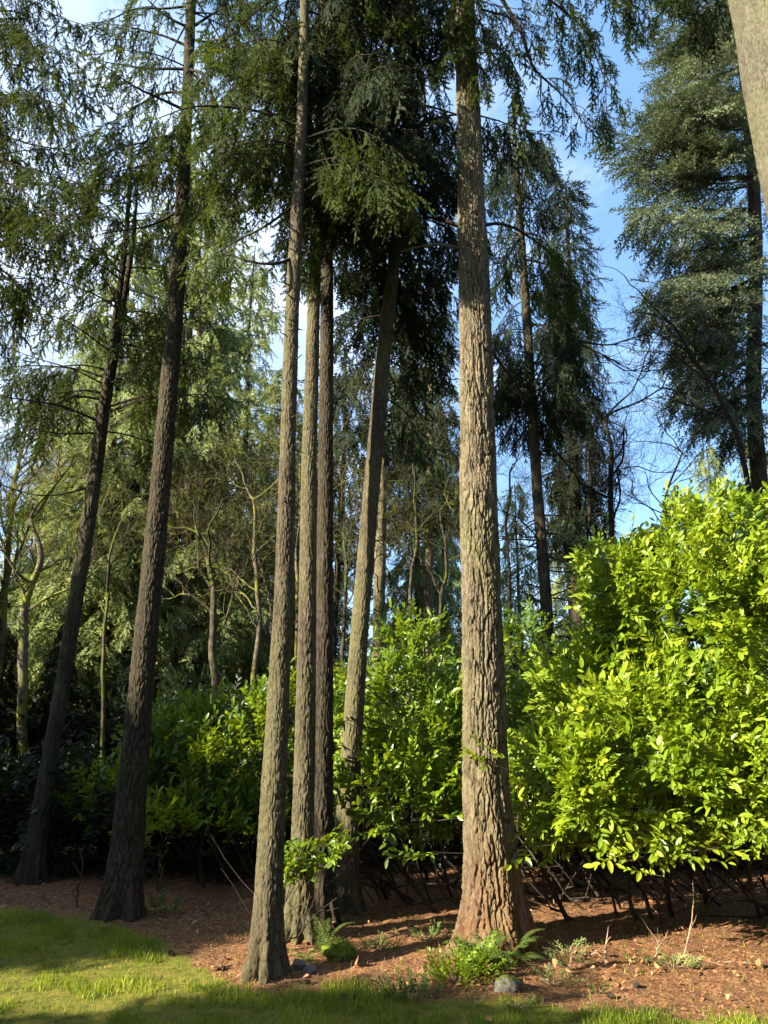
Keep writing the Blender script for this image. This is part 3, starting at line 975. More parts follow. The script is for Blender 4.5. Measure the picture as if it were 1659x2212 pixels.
def near_right_trunk():
    rng = np.random.default_rng(14)
    X, Y = 2.85, 3.6
    t = thing('fir_tree', 'pale sunlit trunk cutting across the top right corner', 'tree', (X, Y, gz1(X, Y)), FIRGROUP)
    pts = [(X, Y, 0.0, 0.50), (X, Y, 0.6, 0.44), (X, Y, 2.5, 0.40), (X, Y, 5, 0.375), (X, Y, 8, 0.34), (X, Y, 12, 0.2)]
    # trunk() takes pixels, so build from metres here through 'extra'
    sp = [(829.5 + X * F / (Y / ray(0, 1900)[1]), 1900, 0.5 * 2 / mpp(1900, Y))]
    o, C = trunk('trunk', sp, Y, M_BARKP, t, segs=300, step=0.013, depth=0.011, fx=22, fz=11, flare=0.05, mossbase=0.7, seed=15,
                 extra=[(0, 0, p[2], p[3]) for p in pts[2:]])
    A = Acc()
    crown(A, rng, C, 9.0, 11.8, 12, lambda z: 1.0, hang=0.8, sp2=0.3, dens=0.6)
    px_limb(A, rng, [(1690, -60, 3.6), (1600, -120, 4.4), (1520, -70, 5.0), (1470, 0, 5.3)], 0.02, fs=0.45, l2=0.3, hang=1.2, sp2=0.15)
    px_limb(A, rng, [(1690, -100, 3.6), (1640, -40, 5.0), (1550, 10, 5.6), (1500, 60, 5.9)], 0.02, fs=0.5, l2=0.3, hang=1.2, sp2=0.15)
    A.flush(rng, 1)
    A.build('crown', [M_LIMB, M_DKFIR], t)


near_right_trunk()


# ============ spruce on the right
def right_spruce():
    rng = np.random.default_rng(15)
    Y = 11.5
    t = thing('spruce_tree', 'tall blue green spruce against the sky at the right edge', 'tree', G(1650, 1830) * [1, 1, 0] + [0, 0, 0])
    t.location = (float(P(1660, 1100, Y)[0]), Y, gz1(6.4, Y))
    spec = [(1690, 1780, 50), (1655, 1300, 36), (1640, 1040, 32), (1628, 850, 30), (1632, 600, 28), (1628, 400, 24), (1610, 200, 20), (1590, 30, 14), (1575, -120, 9)]
    o, C = trunk('trunk', spec, Y, M_BARK2, t, segs=60, step=0.06, depth=0.012, mossbase=0.3, seed=16, extra=[(0, 0, 20, 0.02)])
    A = Acc()
    tips = [(1430, 30, 60), (1440, 90, 110), (1410, 150, 160), (1425, 205, 220), (1395, 255, 280), (1320, 290, 330), (1350, 330, 350), (1390, 370, 380), (1345, 440, 450), (1390, 470, 470), (1400, 540, 520),
            (1395, 600, 560), (1380, 640, 620), (1430, 680, 640), (1400, 760, 700), (1450, 790, 720), (1440, 850, 770), (1470, 720, 660), (1480, 560, 520), (1480, 900, 830), (1520, 880, 800), (1500, 400, 400), (1490, 250, 260),
            (1470, 330, 320), (1550, 500, 480), (1500, 640, 600), (1480, 130, 130), (1500, 60, 60), (1560, 930, 850)]
    for (tx, ty, by) in tips:
        for rep in range(2):
            d = rng.uniform(-1.3, 0.6)
            bx = 1600 + 30 * min(1, by / 500)
            j = rng.normal(0, 10, 4) if rep else np.zeros(4)
            px_limb(A, rng, [(bx, by + j[0], Y), ((bx + tx) / 2, (by + ty) / 2 + 12 + j[1], Y + d * .5), (tx + 14 + abs(j[2]) * 2, ty + j[3], Y + d)], 0.03, fs=0.12, l2=0.7, hang=0.25 + 0.6 * (by > 430), kind='spruce', ssc=1.25, sp2=0.22, dens=1.0, tipup=0.3)
    for k in range(24):
        z = rng.uniform(zat(940, Y), zat(-80, Y))
        az = rng.uniform(0, 2 * pi)
        rand_limb(A, rng, C, z, az, rng.uniform(0.8, 1.75) * (1.1 - 0.35 * (z / 15)), a0=5, sag=-12, tip=10, hang=0.3, kind='spruce', ssc=1.25, fs=0.1, l2=0.6, sp2=0.24, dens=1.0, tipup=.3)
    A.flush(rng, 1)
    A.build('crown', [M_LIMB, M_SPRUCE], t)


right_spruce()


def dark_spruces():
    rng = np.random.default_rng(16)
    Y = 10.5
    t = thing('spruce_tree', 'dark drooping spruce just right of the thickest trunk, lower trunk bare', 'tree', G(1182, 1840))
    t.location = (float(P(1182, 1500, Y)[0]), Y, 0.0)
    spec = [(1196, 1800, 36), (1182, 1350, 26), (1172, 1200, 24), (1160, 1050, 22), (1148, 850, 20), (1135, 650, 18), (1122, 450, 14), (1112, 300, 8), (1106, 200, 4)]
    o, C = trunk('trunk', spec, Y, M_BARK2, t, segs=48, step=0.06, depth=0.01, mossbase=0.3, seed=17, knots=20)
    A = Acc()
    for k in range(66):
        z = rng.uniform(zat(900, Y), zat(260, Y))
        az = rng.uniform(0, 2 * pi)
        f = (z - zat(900, Y)) / (zat(110, Y) - zat(900, Y))
        rand_limb(A, rng, C, z, az, rng.uniform(0.6, 1.1) * (1.2 - 0.6 * f), a0=0, sag=-30, tip=-35, hang=1.4, fs=0.15, l2=0.55, sp2=0.2, ssc=1.1)
    for (a, b, c) in [((1140, 640), (1200, 640), (1240, 740)), ((1140, 700), (1210, 720), (1290, 830)), ((1130, 560), (1200, 580), (1270, 680)), ((1125, 500), (1180, 520), (1230, 600)), ((1145, 780), (1210, 810), (1260, 900)), ((1120, 420), (1165, 300), (1200, 380)), ((1118, 350), (1150, 310), (1185, 370))]:
        px_limb(A, rng, [(*a, Y), (*b, Y - .3), (*c, Y - .5)], 0.022, fs=0.2, l2=0.5, hang=1.4, sp2=0.17, ssc=1.1)
    for _ in range(46):
        stub(A, rng, C, rng.uniform(2.6, 6.2), rng.uniform(0, 2 * pi), rng.uniform(0.4, 1.3), 0.014)
    A.flush(rng, 1)
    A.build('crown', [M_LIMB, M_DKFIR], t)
    B = Acc()
    def twiggy(pts, r, n, L):
        q = catmull([P(*p) for p in pts], 16)
        B.tube(q, np.linspace(r, 0.005, 16), 5, 0)
        for _ in range(n):
            i = rng.integers(5, 15)
            d = unit(unit(q[i] - q[i - 1]) + rng.normal(0, 0.5, 3))
            e = [q[i]]
            for _ in range(4):
                d = unit(d + rng.normal(0, 0.18, 3) + [0, 0, 0.03])
                e.append(e[-1] + d * L * rng.uniform(.15, .3))
            B.tube(e, np.linspace(0.006, 0.002, 5), 3, 0)
    twiggy([(1185, 690, 10.4), (1240, 735, 10.2), (1300, 765, 10.0), (1370, 803, 9.8)], 0.03, 22, 0.7)
    twiggy([(1240, 735, 10.2), (1310, 745, 10.0), (1350, 735, 9.9), (1392, 722, 9.8)], 0.02, 18, 0.6)
    twiggy([(1300, 765, 10.0), (1350, 800, 9.9), (1395, 790, 9.9), (1408, 770, 9.9)], 0.012, 8, 0.5)
    B.build('branch', [M_BARED], t)

    rng = np.random.default_rng(17)
    Y = 13.0
    t = thing('spruce_tree', 'dark spruce whose pointed tip stands clear in the blue gap', 'tree', (0, Y, 0))
    spec = [(1262, 1780, 34), (1245, 1200, 24), (1236, 800, 16), (1228, 550, 9), (1222, 400, 3)]
    t.location = (float(P(1262, 1780, Y)[0]), Y, 0)
    o, C = trunk('trunk', spec, Y, M_BARK2, t, segs=32, step=0.1, depth=0.008, mossbase=0.2, seed=18)
    A = Acc()
    zt = zat(385, Y)
    for k in range(150):
        f = (k + .5) / 150
        z = zt - f * (zt - zat(1180, Y))
        rand_limb(A, rng, C, z, k * 2.399, 0.12 + 0.85 * f ** 0.6 * rng.uniform(.6, 1.1), a0=20 - 25 * f, sag=-5 - 25 * f, tip=-10, hang=0.5 + .8 * f, fs=0.1, l2=0.5, sp2=0.2, ssc=1.1, r0=None) if False else rand_limb(A, rng, C, z, k * 2.399, 0.12 + 0.85 * f ** 0.6 * rng.uniform(.6, 1.1), a0=20 - 25 * f, sag=-5 - 25 * f, tip=-10, hang=0.5 + .8 * f, fs=0.1, l2=0.5, sp2=0.2, ssc=1.1)
    A.flush(rng, 1)
    A.build('crown', [M_LIMB, M_DKFIR], t)


dark_spruces()


# ============ background conifers
def bg_conifer(seed, name, H, zc, Lmax, mat, nl, droop=-8, power=0.8, lm=M_LIMB, tr=0.16):
    """a whole conifer standing at the origin; returns root with trunk and crown"""
    rng = np.random.default_rng(seed)
    t = thing(name, 'x', 'tree', (0, 0, 0))
    zs = np.linspace(-0.3, H, 30)
    off = np.stack([0.15 * p2(zs * .2, zs * 0, seed), 0.15 * p2(zs * .2, zs * 0 + 9, seed)], -1)
    off -= off[0]
    C = np.column_stack([off[:, 0], off[:, 1], zs, np.linspace(tr, 0.015, 30)])
    A = Acc()
    A.tube(C[:, :3], C[:, 3], 14, 0)
    A.build('trunk', [M_BARE if lm is None else lm], t, True)
    A = Acc()
    for k in range(nl):
        f = (k + .5) / nl
        z = H - f * (H - zc)
        L = 0.2 + Lmax * f ** power * rng.uniform(0.55, 1.1)
        rand_limb(A, rng, C, z, k * 2.399 + rng.normal(0, .3), L, a0=15 - 18 * f, sag=droop - 6 * f, tip=droop + 10, hang=0.7, kind='firfar', ssc=1.25, fs=0.12, l2=0.9, sp2=0.34, dens=1.0)
    A.flush(rng, 1)
    A.build('crown', [M_LIMB, mat], t)
    return t


def dup(root, loc, rz=0, sc=1.0, label=None, name=None, group=None):
    r = root.copy()
    COL.objects.link(r)
    r.location = loc
    r.rotation_euler = (0, 0, rz)
    r.scale = (sc, sc, sc)
    if label: r['label'] = label
    if group: r['group'] = group
    for ch in list(root.children):
        c = ch.copy()
        COL.objects.link(c)
        c.parent = r
    return r


def place(o, px, Y, rz, sc, label, group):
    """px = where the tree's foot line stands at eye height"""
    x = (px - 829.5) / F * (Y / CP)
    o.location = (x, Y, 0)
    o.rotation_euler = (0, 0, rz)
    o.scale = (sc, sc, sc)
    o['label'] = label
    o['group'] = group
    return o


BG = 'conifers standing behind the grove'
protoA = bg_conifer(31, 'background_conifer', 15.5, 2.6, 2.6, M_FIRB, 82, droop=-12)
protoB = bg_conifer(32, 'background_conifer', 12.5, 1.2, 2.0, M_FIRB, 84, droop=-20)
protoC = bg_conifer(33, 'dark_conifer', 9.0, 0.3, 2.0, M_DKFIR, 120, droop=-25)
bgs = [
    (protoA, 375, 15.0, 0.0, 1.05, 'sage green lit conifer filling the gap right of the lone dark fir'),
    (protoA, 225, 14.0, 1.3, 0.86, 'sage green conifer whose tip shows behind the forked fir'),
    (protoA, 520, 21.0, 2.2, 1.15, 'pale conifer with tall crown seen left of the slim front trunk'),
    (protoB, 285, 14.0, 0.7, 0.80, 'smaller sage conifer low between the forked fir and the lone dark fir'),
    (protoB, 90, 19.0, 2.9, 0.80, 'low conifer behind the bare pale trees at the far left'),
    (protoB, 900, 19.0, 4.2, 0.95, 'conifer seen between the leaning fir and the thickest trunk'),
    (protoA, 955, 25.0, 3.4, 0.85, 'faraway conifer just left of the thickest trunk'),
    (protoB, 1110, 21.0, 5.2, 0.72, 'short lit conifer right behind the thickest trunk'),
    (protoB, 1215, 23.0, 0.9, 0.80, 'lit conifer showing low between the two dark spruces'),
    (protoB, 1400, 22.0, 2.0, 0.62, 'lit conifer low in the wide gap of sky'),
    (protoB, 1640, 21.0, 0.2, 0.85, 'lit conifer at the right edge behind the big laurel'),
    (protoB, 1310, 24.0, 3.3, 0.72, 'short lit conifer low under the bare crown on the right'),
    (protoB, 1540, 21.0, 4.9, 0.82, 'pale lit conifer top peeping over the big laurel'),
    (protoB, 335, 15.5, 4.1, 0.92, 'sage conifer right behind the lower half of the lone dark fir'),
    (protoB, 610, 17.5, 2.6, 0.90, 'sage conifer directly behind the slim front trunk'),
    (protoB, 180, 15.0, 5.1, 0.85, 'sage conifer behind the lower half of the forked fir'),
    (protoA, 690, 24.0, 0.6, 0.90, 'conifer far behind the close pair of trunks'),
]
used = set()
for (pr, px, Y, rz, sc, lab) in bgs:
    if id(pr) in used:
        o = dup(pr, (0, 0, 0))
    else:
        used.add(id(pr)); o = pr
    place(o, px, Y, rz, sc, lab, BG)
DK = 'dark conifers of the shaded understorey'
for i, (px, Y, rz, sc, lab) in enumerate([
    (-60, 11.0, 0.4, 0.62, 'dark low conifer at the left edge'),
    (60, 12.0, 1.4, 0.36, 'dark low conifer behind the foot of the forked fir'),
    (175, 11.5, 2.4, 0.36, 'dark low conifer between the forked fir and the lone dark fir'),
    (300, 13.0, 3.4, 0.36, 'dark low conifer behind the lone dark fir'),
    (-170, 14.0, 4.4, 1.0, 'tall dark conifer off the left edge'),
    (1010, 15.5, 5.7, 0.45, 'small dark conifer hidden by the thickest trunk'),
]):
    o = protoC if i == 0 else dup(protoC, (0, 0, 0))
    place(o, px, Y, rz, sc, lab, DK)


# unseen conifer added up-sun to shade the left side of the view
def up_sun(d, c):
    """point on the plan: d metres along the sunlight, c metres across it (left positive)"""
    ux, uy = sin(SUN_AZ), cos(SUN_AZ)
    return (d * ux - c * uy, d * uy + c * ux, 0)


def shade_conifer():
    for i, (d, c, sc, rz, lab) in enumerate([
        (-9.5, 11.6, 0.8, 2.3, 'dark unseen conifer added for its shade, farthest left'),
    ]):
        o = dup(protoC, up_sun(d, c), rz, sc, lab, group='unseen conifers added for shade')


shade_conifer()


def behind_viewer():
    """the wood goes on behind and right of the viewer, clear of the line of the sun"""
    for i, (x, y, sc, rz, w) in enumerate([
        (8.5, 3.5, 1.25, .2, 'nearest on the right'), (9.5, -0.5, 1.4, 1.0, 'second on the right'), (7.0, -4.5, 1.3, 2.0, 'right behind the viewer'),
        (2.5, -6.5, 1.4, 3.0, 'straight behind the viewer'), (-2.5, -8.5, 1.45, 4.0, 'behind the viewer, a little left'), (12.5, 8.0, 1.4, 5.0, 'farthest on the right'),
        (5.0, -10.5, 1.5, 5.6, 'second row behind the viewer'), (13.0, 3.0, 1.5, .7, 'second row on the right')]):
        dup(protoC, (x, y, 0), rz, sc, 'dark conifer outside the frame, ' + w, group='conifers behind the viewer')


behind_viewer()


# ------------------------------------------------------------------ slender background trunks
def bg_trunk(px0, py0, px1, py1, w, Y, label, mat, crown_mat=M_DKFIR, n=40, ztop=None, seed=0, zlow=0.45):
    rng = np.random.default_rng(seed)
    t = thing('fir_tree', label, 'tree', (float(P(px0, py0, Y)[0]), Y, 0), 'slender firs farther back')
    spec = [(px0, py0, w * 1.2), ((px0 + px1) / 2, (py0 + py1) / 2, w), (px1, py1, w * .75)]
    o, C = trunk('trunk', spec, Y, mat, t, segs=36, step=0.08, depth=0.012, mossbase=0.5, seed=seed, extra=[(0, 0, ztop or P(px1, py1, Y)[2] + 3, 0.03)])
    A = Acc()
    zt = C[-1, 2]
    crown(A, rng, C, zt * zlow, zt - .1, n, lambda z: 0.3 + 1.5 * (1 - z / zt) ** .6, hang=1.0, kind='firfar', ssc=1.1, sp2=0.3, l2=.7, a0=5, sag=-20, tip=-20)
    for _ in range(26):
        stub(A, rng, C, rng.uniform(2.5, zt * zlow + .5), rng.uniform(0, 2 * pi), rng.uniform(0.2, 0.9), 0.014)
    A.flush(rng, 1)
    A.build('crown', [M_LIMB, crown_mat], t)


bg_trunk(812, 1730, 826, 900, 25, 12.5, 'brown slender fir just right of the mossy leaning trunk', M_BARK, seed=41, ztop=13.5, n=46, zlow=.5)
bg_trunk(920, 1730, 930, 900, 18, 15.5, 'thin fir midway between leaning fir and thickest trunk', M_BARK, seed=42, ztop=13, n=50, zlow=.48)
bg_trunk(390, 1730, 415, 900, 20, 14.0, 'thin brown fir right behind the lone dark fir', M_BARK, M_FIRB, seed=43, ztop=14.5, n=44, zlow=.48)
bg_trunk(700, 1750, 742, 1000, 14, 15.0, 'thinnest fir, in the gap right of the close pair', M_BARK2, seed=44, ztop=10.5, n=30, zlow=.5)


# ------------------------------------------------------------------ bare deciduous trees
def grow(A, rng, p, d, L, r, lev, up=0.12, wig=0.16, split=(3, 6), stat=None):
    n = 6
    q = [p]; dd = unit(d)
    for i in range(n):
        dd = unit(dd + rng.normal(0, wig, 3) + [0, 0, up * (0.3 + 0.7 * i / n)])
        q.append(q[-1] + dd * L / n)
    q = np.array(q)
    r1 = r * (0.55 if lev > 0 else 0.3)
    A.tube(q, np.linspace(r, max(r1, 0.0016), n + 1), 7 if r > 0.03 else (5 if r > .012 else 3), 0)
    if lev <= 0:
        return
    k = rng.integers(*split)
    for j in range(k):
        i = rng.integers(2, n + 1) if j else n
        ax = rng.normal(0, 1, 3)
        side = unit(ax - dd * np.dot(ax, dd))
        a = rng.uniform(0.35, 0.95)
        e = unit(dd * (1 - a * .35) + side * a)
        f = 1 - 0.25 * (n - i) / n
        grow(A, rng, q[i], e, L * rng.uniform(0.5, 0.8), r * rng.uniform(0.4, 0.62) * f, lev - 1, up, wig * 1.05, (split[0] + 1, split[1] + 1))


def bare_tree(px, pyb, pts, Y, r, L, lev, label, mat, seed, up=0.12, group='bare broadleaf trees', split=(3, 6), subs=None):
    rng = np.random.default_rng(seed)
    base = P(px, pyb, Y); base[2] = -0.1
    t = thing('bare_tree', label, 'tree', (base[0], base[1], 0), group)
    ctrl = [base] + [P(a, b, Y) for a, b in pts]
    q = catmull(ctrl, 26)
    q = q + np.stack([0.07 * perlin(q * 1.6 + seed), 0.07 * perlin(q * 1.6 + seed + 9), q[:, 0] * 0], -1) * np.linspace(.2, 1, 26)[:, None]
    A = Acc()
    rad = np.linspace(r * .85, r * 0.36, 26)
    A.tube(q, rad, 12, 0)
    A.build('trunk', [mat], t, True)
    B = Acc()
    n = 7 if subs is None else subs
    for k in range(n):
        i = int(26 * (0.45 + 0.53 * k / n)) if k < n - 2 else 25
        d = unit(q[i] - q[i - 1])
        a = rng.uniform(0, 2 * pi)
        s = np.array([cos(a), 0.7 * sin(a), 0.35])
        grow(B, rng, q[i], unit(d * 0.5 + s * 0.9), L * rng.uniform(0.6, 1.0), r * 0.27, lev, up, wig=0.24, split=split)
    B.build('crown', [mat], t)
    return t


bare_tree(480, 1700, [(470, 1530), (458, 1400), (460, 1280), (450, 1210), (425, 1150)], 10.5, 0.085, 1.3, 3, 'crooked mossy bare tree against the sky right of the lone dark fir', M_BARE, 51)
bare_tree(520, 1700, [(548, 1480), (560, 1330), (552, 1200), (545, 1080)], 12.0, 0.07, 1.4, 3, 'bare tree with yellow moss left of the slim front trunk', M_BAREP, 52)
bare_tree(60, 1760, [(50, 1420), (60, 1300), (85, 1210), (70, 1120)], 11.0, 0.10, 1.4, 3, 'bright moss covered bare tree at the left edge', M_BAREP, 53)
bare_tree(-30, 1760, [(5, 1350), (15, 1200), (30, 1090)], 11.5, 0.09, 1.5, 3, 'mossy bare tree cut by the left edge', M_BAREP, 54)
bare_tree(-20, 1760, [(20, 1150), (40, 1000), (60, 900)], 17.0, 0.09, 2.0, 4, 'pale leafless tree with fine upright twigs at the far left', M_BAREP, 55, up=0.3, split=(3, 5))
bare_tree(110, 1760, [(120, 1250), (125, 1120), (122, 1020)], 18.0, 0.08, 1.7, 3, 'slender pale leafless tree seen left of the forked fir', M_BAREP, 56, up=0.3)
bare_tree(1335, 1700, [(1322, 1250), (1318, 1130), (1322, 1000), (1312, 900)], 12.0, 0.085, 1.5, 3, 'dark leafless tree rising behind the left shoulder of the big laurel', M_BARED, 57, split=(3, 5))
bare_tree(1700, 1760, [(1620, 1060), (1560, 880), (1500, 770), (1440, 690)], 9.0, 0.05, 1.1, 3, 'thin leafless tree leaning left in front of the blue green spruce', M_BARED, 58, split=(3, 5))
bare_tree(740, 1720, [(742, 1400), (748, 1270), (745, 1150)], 11.5, 0.05, 1.3, 3, 'thin bare tree between the close pair and the leaning fir', M_BARE, 59)
bare_tree(880, 1720, [(885, 1300), (900, 1180), (895, 1080)], 12.5, 0.05, 1.6, 4, 'twiggy bare tree between leaning fir and thickest trunk', M_BARE, 60, split=(3, 5))
bare_tree(230, 1730, [(225, 1400), (235, 1250), (250, 1150)], 10.5, 0.04, 1.4, 3, 'thin twiggy tree right of the forked trunk', M_BARE, 61)
bare_tree(590, 1720, [(585, 1350), (560, 1200), (555, 1080)], 13.5, 0.05, 1.6, 3, 'brownish twiggy tree directly behind the slim front trunk', M_BARE, 62)
bare_tree(650, 1720, [(640, 1300), (645, 1150), (650, 1000)], 14.0, 0.06, 1.6, 3, 'mossy bare tree seen through the gap left of the close pair', M_BAREP, 63)
bare_tree(1240, 1720, [(1235, 1300), (1232, 1180), (1240, 1100)], 14.0, 0.05, 1.2, 3, 'small leafless tree above the shaded laurel', M_BARED, 64)


bare_tree(1105, 1720, [(1100, 1300), (1095, 1150), (1100, 1020)], 13.0, 0.05, 1.3, 3, 'leafless tree half hidden by the right side of the thickest trunk', M_BARED, 65)
bare_tree(1270, 1720, [(1262, 1250), (1275, 1100), (1268, 960)], 12.5, 0.055, 1.4, 3, 'leafless tree between the dark spruces and the wide gap of sky', M_BARED, 66)
bare_tree(1420, 1720, [(1425, 1200), (1440, 1080), (1470, 980)], 13.5, 0.05, 1.5, 3, 'fine twigged leafless tree low in the wide gap of sky', M_BARED, 67)
bare_tree(960, 1720, [(950, 1350), (965, 1220), (955, 1100)], 12.5, 0.05, 1.4, 3, 'leafless tree half hidden by the left side of the thickest trunk', M_BARE, 68)


# ------------------------------------------------------------------ laurels
def laurel(label, blobs, dens, seed, stems, mat=M_LAUREL, ssc=1.0, zmin=0.55, gap=0.0, extra_shoots=(), cat='shrub', name='laurel_shrub', tsh=0.0):
    """blobs: (px, py, Y, rx, ry, rz) ; stems: list of (base x, base y, tip px, py, Y)"""
    rng = np.random.default_rng(seed)
    Bc = [(P(b[0], b[1], b[2]), np.array(b[3:6])) for b in blobs]
    c0 = Bc[0][0]
    t = thing(name, label, cat, (c0[0], c0[1], gz1(c0[0], c0[1])), 'cherry laurel shrubs')
    A = Acc()
    for bi, (c, r) in enumerate(Bc):
        area = 4 * pi * ((r[0] * r[1]) ** 1.6 / 3 + (r[0] * r[2]) ** 1.6 / 3 + (r[1] * r[2]) ** 1.6 / 3) ** (1 / 1.6)
        n = int(area * dens)
        v = rng.normal(size=(n, 3))
        v /= np.linalg.norm(v, axis=1)[:, None]
        shell = 1 - rng.random(n) ** 2.2 * 0.55
        p = c + v * r * shell[:, None]
        q = p + 0.0
        nz = perlin(p * 2.3 + seed) + 0.5 * perlin(p * 5.1 + seed)
        p = p + v * (nz * 0.16)[:, None]
        ok = nz > gap - (1 - shell) * 0.5
        ok &= p[:, 2] > zmin + 0.12 * perlin(p * 1.5 + 77)
        for bj, (c2, r2) in enumerate(Bc):
            if bj != bi:
                ok &= (((q - c2) / r2) ** 2).sum(1) > 0.34
        p = p[ok]; v = v[ok]; sh = shell[ok]
        nrm = v / r
        nrm /= np.linalg.norm(nrm, axis=1)[:, None]
        d = nrm + np.array([0, 0, 0.35]) + rng.normal(0, 0.42, (len(p), 3))
        d[:, 2] = np.clip(d[:, 2], -0.35, None)
        d /= np.linalg.norm(d, axis=1)[:, None]
        up = np.array([0, 0, 1.0]) + nrm * 0.45 + SUNV * 0.75 + rng.normal(0, 0.25, (len(p), 3))
        tn = 0.5 + tsh + 0.35 * perlin(p * 1.6 + 3) + rng.normal(0, 0.13, len(p))  # negative tint shift paints a shrub's shade into its leaf colour
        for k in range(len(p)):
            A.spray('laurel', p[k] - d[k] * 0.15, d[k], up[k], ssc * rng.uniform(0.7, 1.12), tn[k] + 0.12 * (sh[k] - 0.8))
    for (px, py, Y, dx, dy, dz, s) in extra_shoots:
        for _ in range(3):
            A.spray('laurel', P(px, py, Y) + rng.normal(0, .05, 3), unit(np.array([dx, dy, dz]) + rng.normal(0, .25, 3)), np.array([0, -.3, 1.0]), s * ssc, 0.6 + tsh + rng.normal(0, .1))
    A.flush(rng, 0)
    A.build('foliage', [mat], t)
    for (px, py, Y, dx, dy, dz, s_) in extra_shoots:
        S = Acc()
        e = P(px, py, Y); u = unit([dx, dy, dz])
        S.tube(catmull([e - u * .62 + [0, .12, -.06], e - u * .3 + [0, .05, -.03], e, e + u * .2], 9), np.linspace(.007, .0025, 9), 5, 0)
        S.build('stem', [M_STEM], t, True)
    for (x, y, px, py, Y2, r) in stems:
        b = np.array([x, y, gz1(x, y) - 0.05]); e = P(px, py, Y2)
        m = (b + e) / 2 + rng.normal(0, 0.13, 3) + [0, 0, -0.14]
        S = Acc()
        q = catmull([b, b + (m - b) * .5 + rng.normal(0, .03, 3), m, e], 12)
        S.tube(q, np.linspace(r, r * 0.45, 12), 6, 0)
        for _ in range(4):
            i = rng.integers(3, 10)
            dd = unit(unit(q[i] - q[i - 1]) + rng.normal(0, 0.5, 3))
            qq = [q[i]]
            for _ in range(4):
                dd = unit(dd + rng.normal(0, .12, 3) + [0, 0, .06])
                qq.append(qq[-1] + dd * rng.uniform(.12, .25))
            S.tube(qq, np.linspace(r * .45, r * .18, 5), 4, 0)
        S.build('stem', [M_STEM], t, True)
    return t


rs = np.random.default_rng(99)


def laurel_shade_walls():
    """unseen laurel walls added up-sun, shaped to lay shade stripes over the lawn"""
    rng = np.random.default_rng(66)
    for (lab, cs, ts, n) in [
        ('tall unseen laurel added for its shade, left of the viewer', [0.8, 3.8, 4.65, 4.9, 5.05], [4.35, 4.5, 4.05, 3.75, 2.5], 4600),
        ('unseen laurel added for its shade, second from the viewer', [6.3, 6.4, 6.6, 7.2, 7.4], [3.0, 5.0, 5.3, 5.4, 3.5], 2300),
        ('unseen laurel added for its shade, third from the viewer', [7.75, 7.85, 8.7, 9.0, 10.2], [3.2, 5.3, 5.5, 6.8, 6.8], 3600)]:
        t = thing('laurel_shrub', lab, 'shrub', up_sun(-7, cs[2]), 'unseen laurels added for shade')
        A = Acc()
        ca = rng.uniform(cs[0], cs[-1], n)
        ta = np.interp(ca, cs, ts) + 0.16 * p2(ca * 2.5, ca * 0 + 1.0, 3)  # wall tops set where the shade edges fall
        for k in range(n):
            c, top = ca[k], ta[k]
            z = top - 0.1 - (top - 0.3) * rng.random() ** 1.3
            x, y, _ = up_sun(-7 + rng.uniform(-.6, .6), c)
            A.spray('laurel', (x, y, z), unit(rng.normal(size=3)), unit(rng.normal(size=3)), rng.uniform(1.1, 1.6), rng.random())
        A.flush(rng, 0)
        A.build('foliage', [M_LAUREL], t)


laurel_shade_walls()


def stemset(n, px0, px1, Y0, Y1, lean, top=(1650, 1760), r=(0.007, 0.024)):
    out = []
    for i in range(n):
        a = px0 + (px1 - px0) * (i + rs.random()) / n
        Yb = rs.uniform(Y0, Y1)
        x = (a - 829.5) / F * (Yb * CP - CZ * SP)
        tx = a - lean * rs.uniform(0.3, 1.5)
        out.append((x, Yb, tx, rs.uniform(*top), Yb - rs.uniform(0.0, 0.6), rs.uniform(*r)))
    return out


laurel('largest laurel, bright yellow green in full sun, filling the right side', [
    (1500, 1330, 6.7, 0.95, 0.8, 0.82), (1420, 1600, 6.3, 0.95, 0.75, 0.62), (1255, 1690, 6.0, 0.50, 0.42, 0.36),
    (1720, 1450, 6.4, 0.95, 0.9, 1.15), (1345, 1270, 6.9, 0.42, 0.5, 0.55), (1560, 1170, 7.0, 0.8, 0.7, 0.45),
    (1580, 1690, 5.9, 0.6, 0.45, 0.42), (1270, 1480, 6.7, 0.36, 0.45, 0.45), (1490, 1320, 6.9, 0.6, 0.5, 0.5), (1450, 1745, 6.1, 0.9, 0.4, 0.26), (1150, 1710, 6.9, 0.35, 0.4, 0.4), (1230, 1745, 6.3, 0.5, 0.4, 0.26), (1600, 1750, 6.2, 0.6, 0.4, 0.26)], 175, 71,
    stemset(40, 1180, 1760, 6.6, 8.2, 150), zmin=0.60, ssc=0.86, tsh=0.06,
    extra_shoots=[(1090, 1660, 5.75, -1, -.2, .3, 1), (1150, 1830, 5.9, -1, -.3, -.1, 1), (1115, 1500, 6.3, -1, 0, .3, 1), (1150, 1380, 6.5, -1, 0, .4, 1), 
                  (1360, 1850, 5.8, -1, -.2, 0, 1), (1420, 1845, 5.7, -.6, -.3, .1, .9), (1520, 1835, 5.7, 0.5, -.3, .1, .9)])
laurel('laurel row added behind the largest laurel to darken the ground', [
    (1350, 1560, 9.3, 1.5, 0.9, 0.8), (1720, 1500, 9.3, 1.8, 1.0, 1.0), (1010, 1600, 9.6, 1.2, 0.8, 0.6)], 42, 79, [], zmin=0.85)  # added back row, keeps light off the ground under the hedge
laurel('laurel tinted darker for half shade, behind and right of the thickest trunk', [
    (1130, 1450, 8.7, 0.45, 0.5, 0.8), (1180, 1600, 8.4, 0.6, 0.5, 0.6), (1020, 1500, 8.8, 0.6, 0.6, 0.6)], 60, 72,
    stemset(12, 1120, 1350, 8.0, 9.0, 120), zmin=0.75, tsh=-0.5, ssc=.9)  # leaves tinted down for the shade here
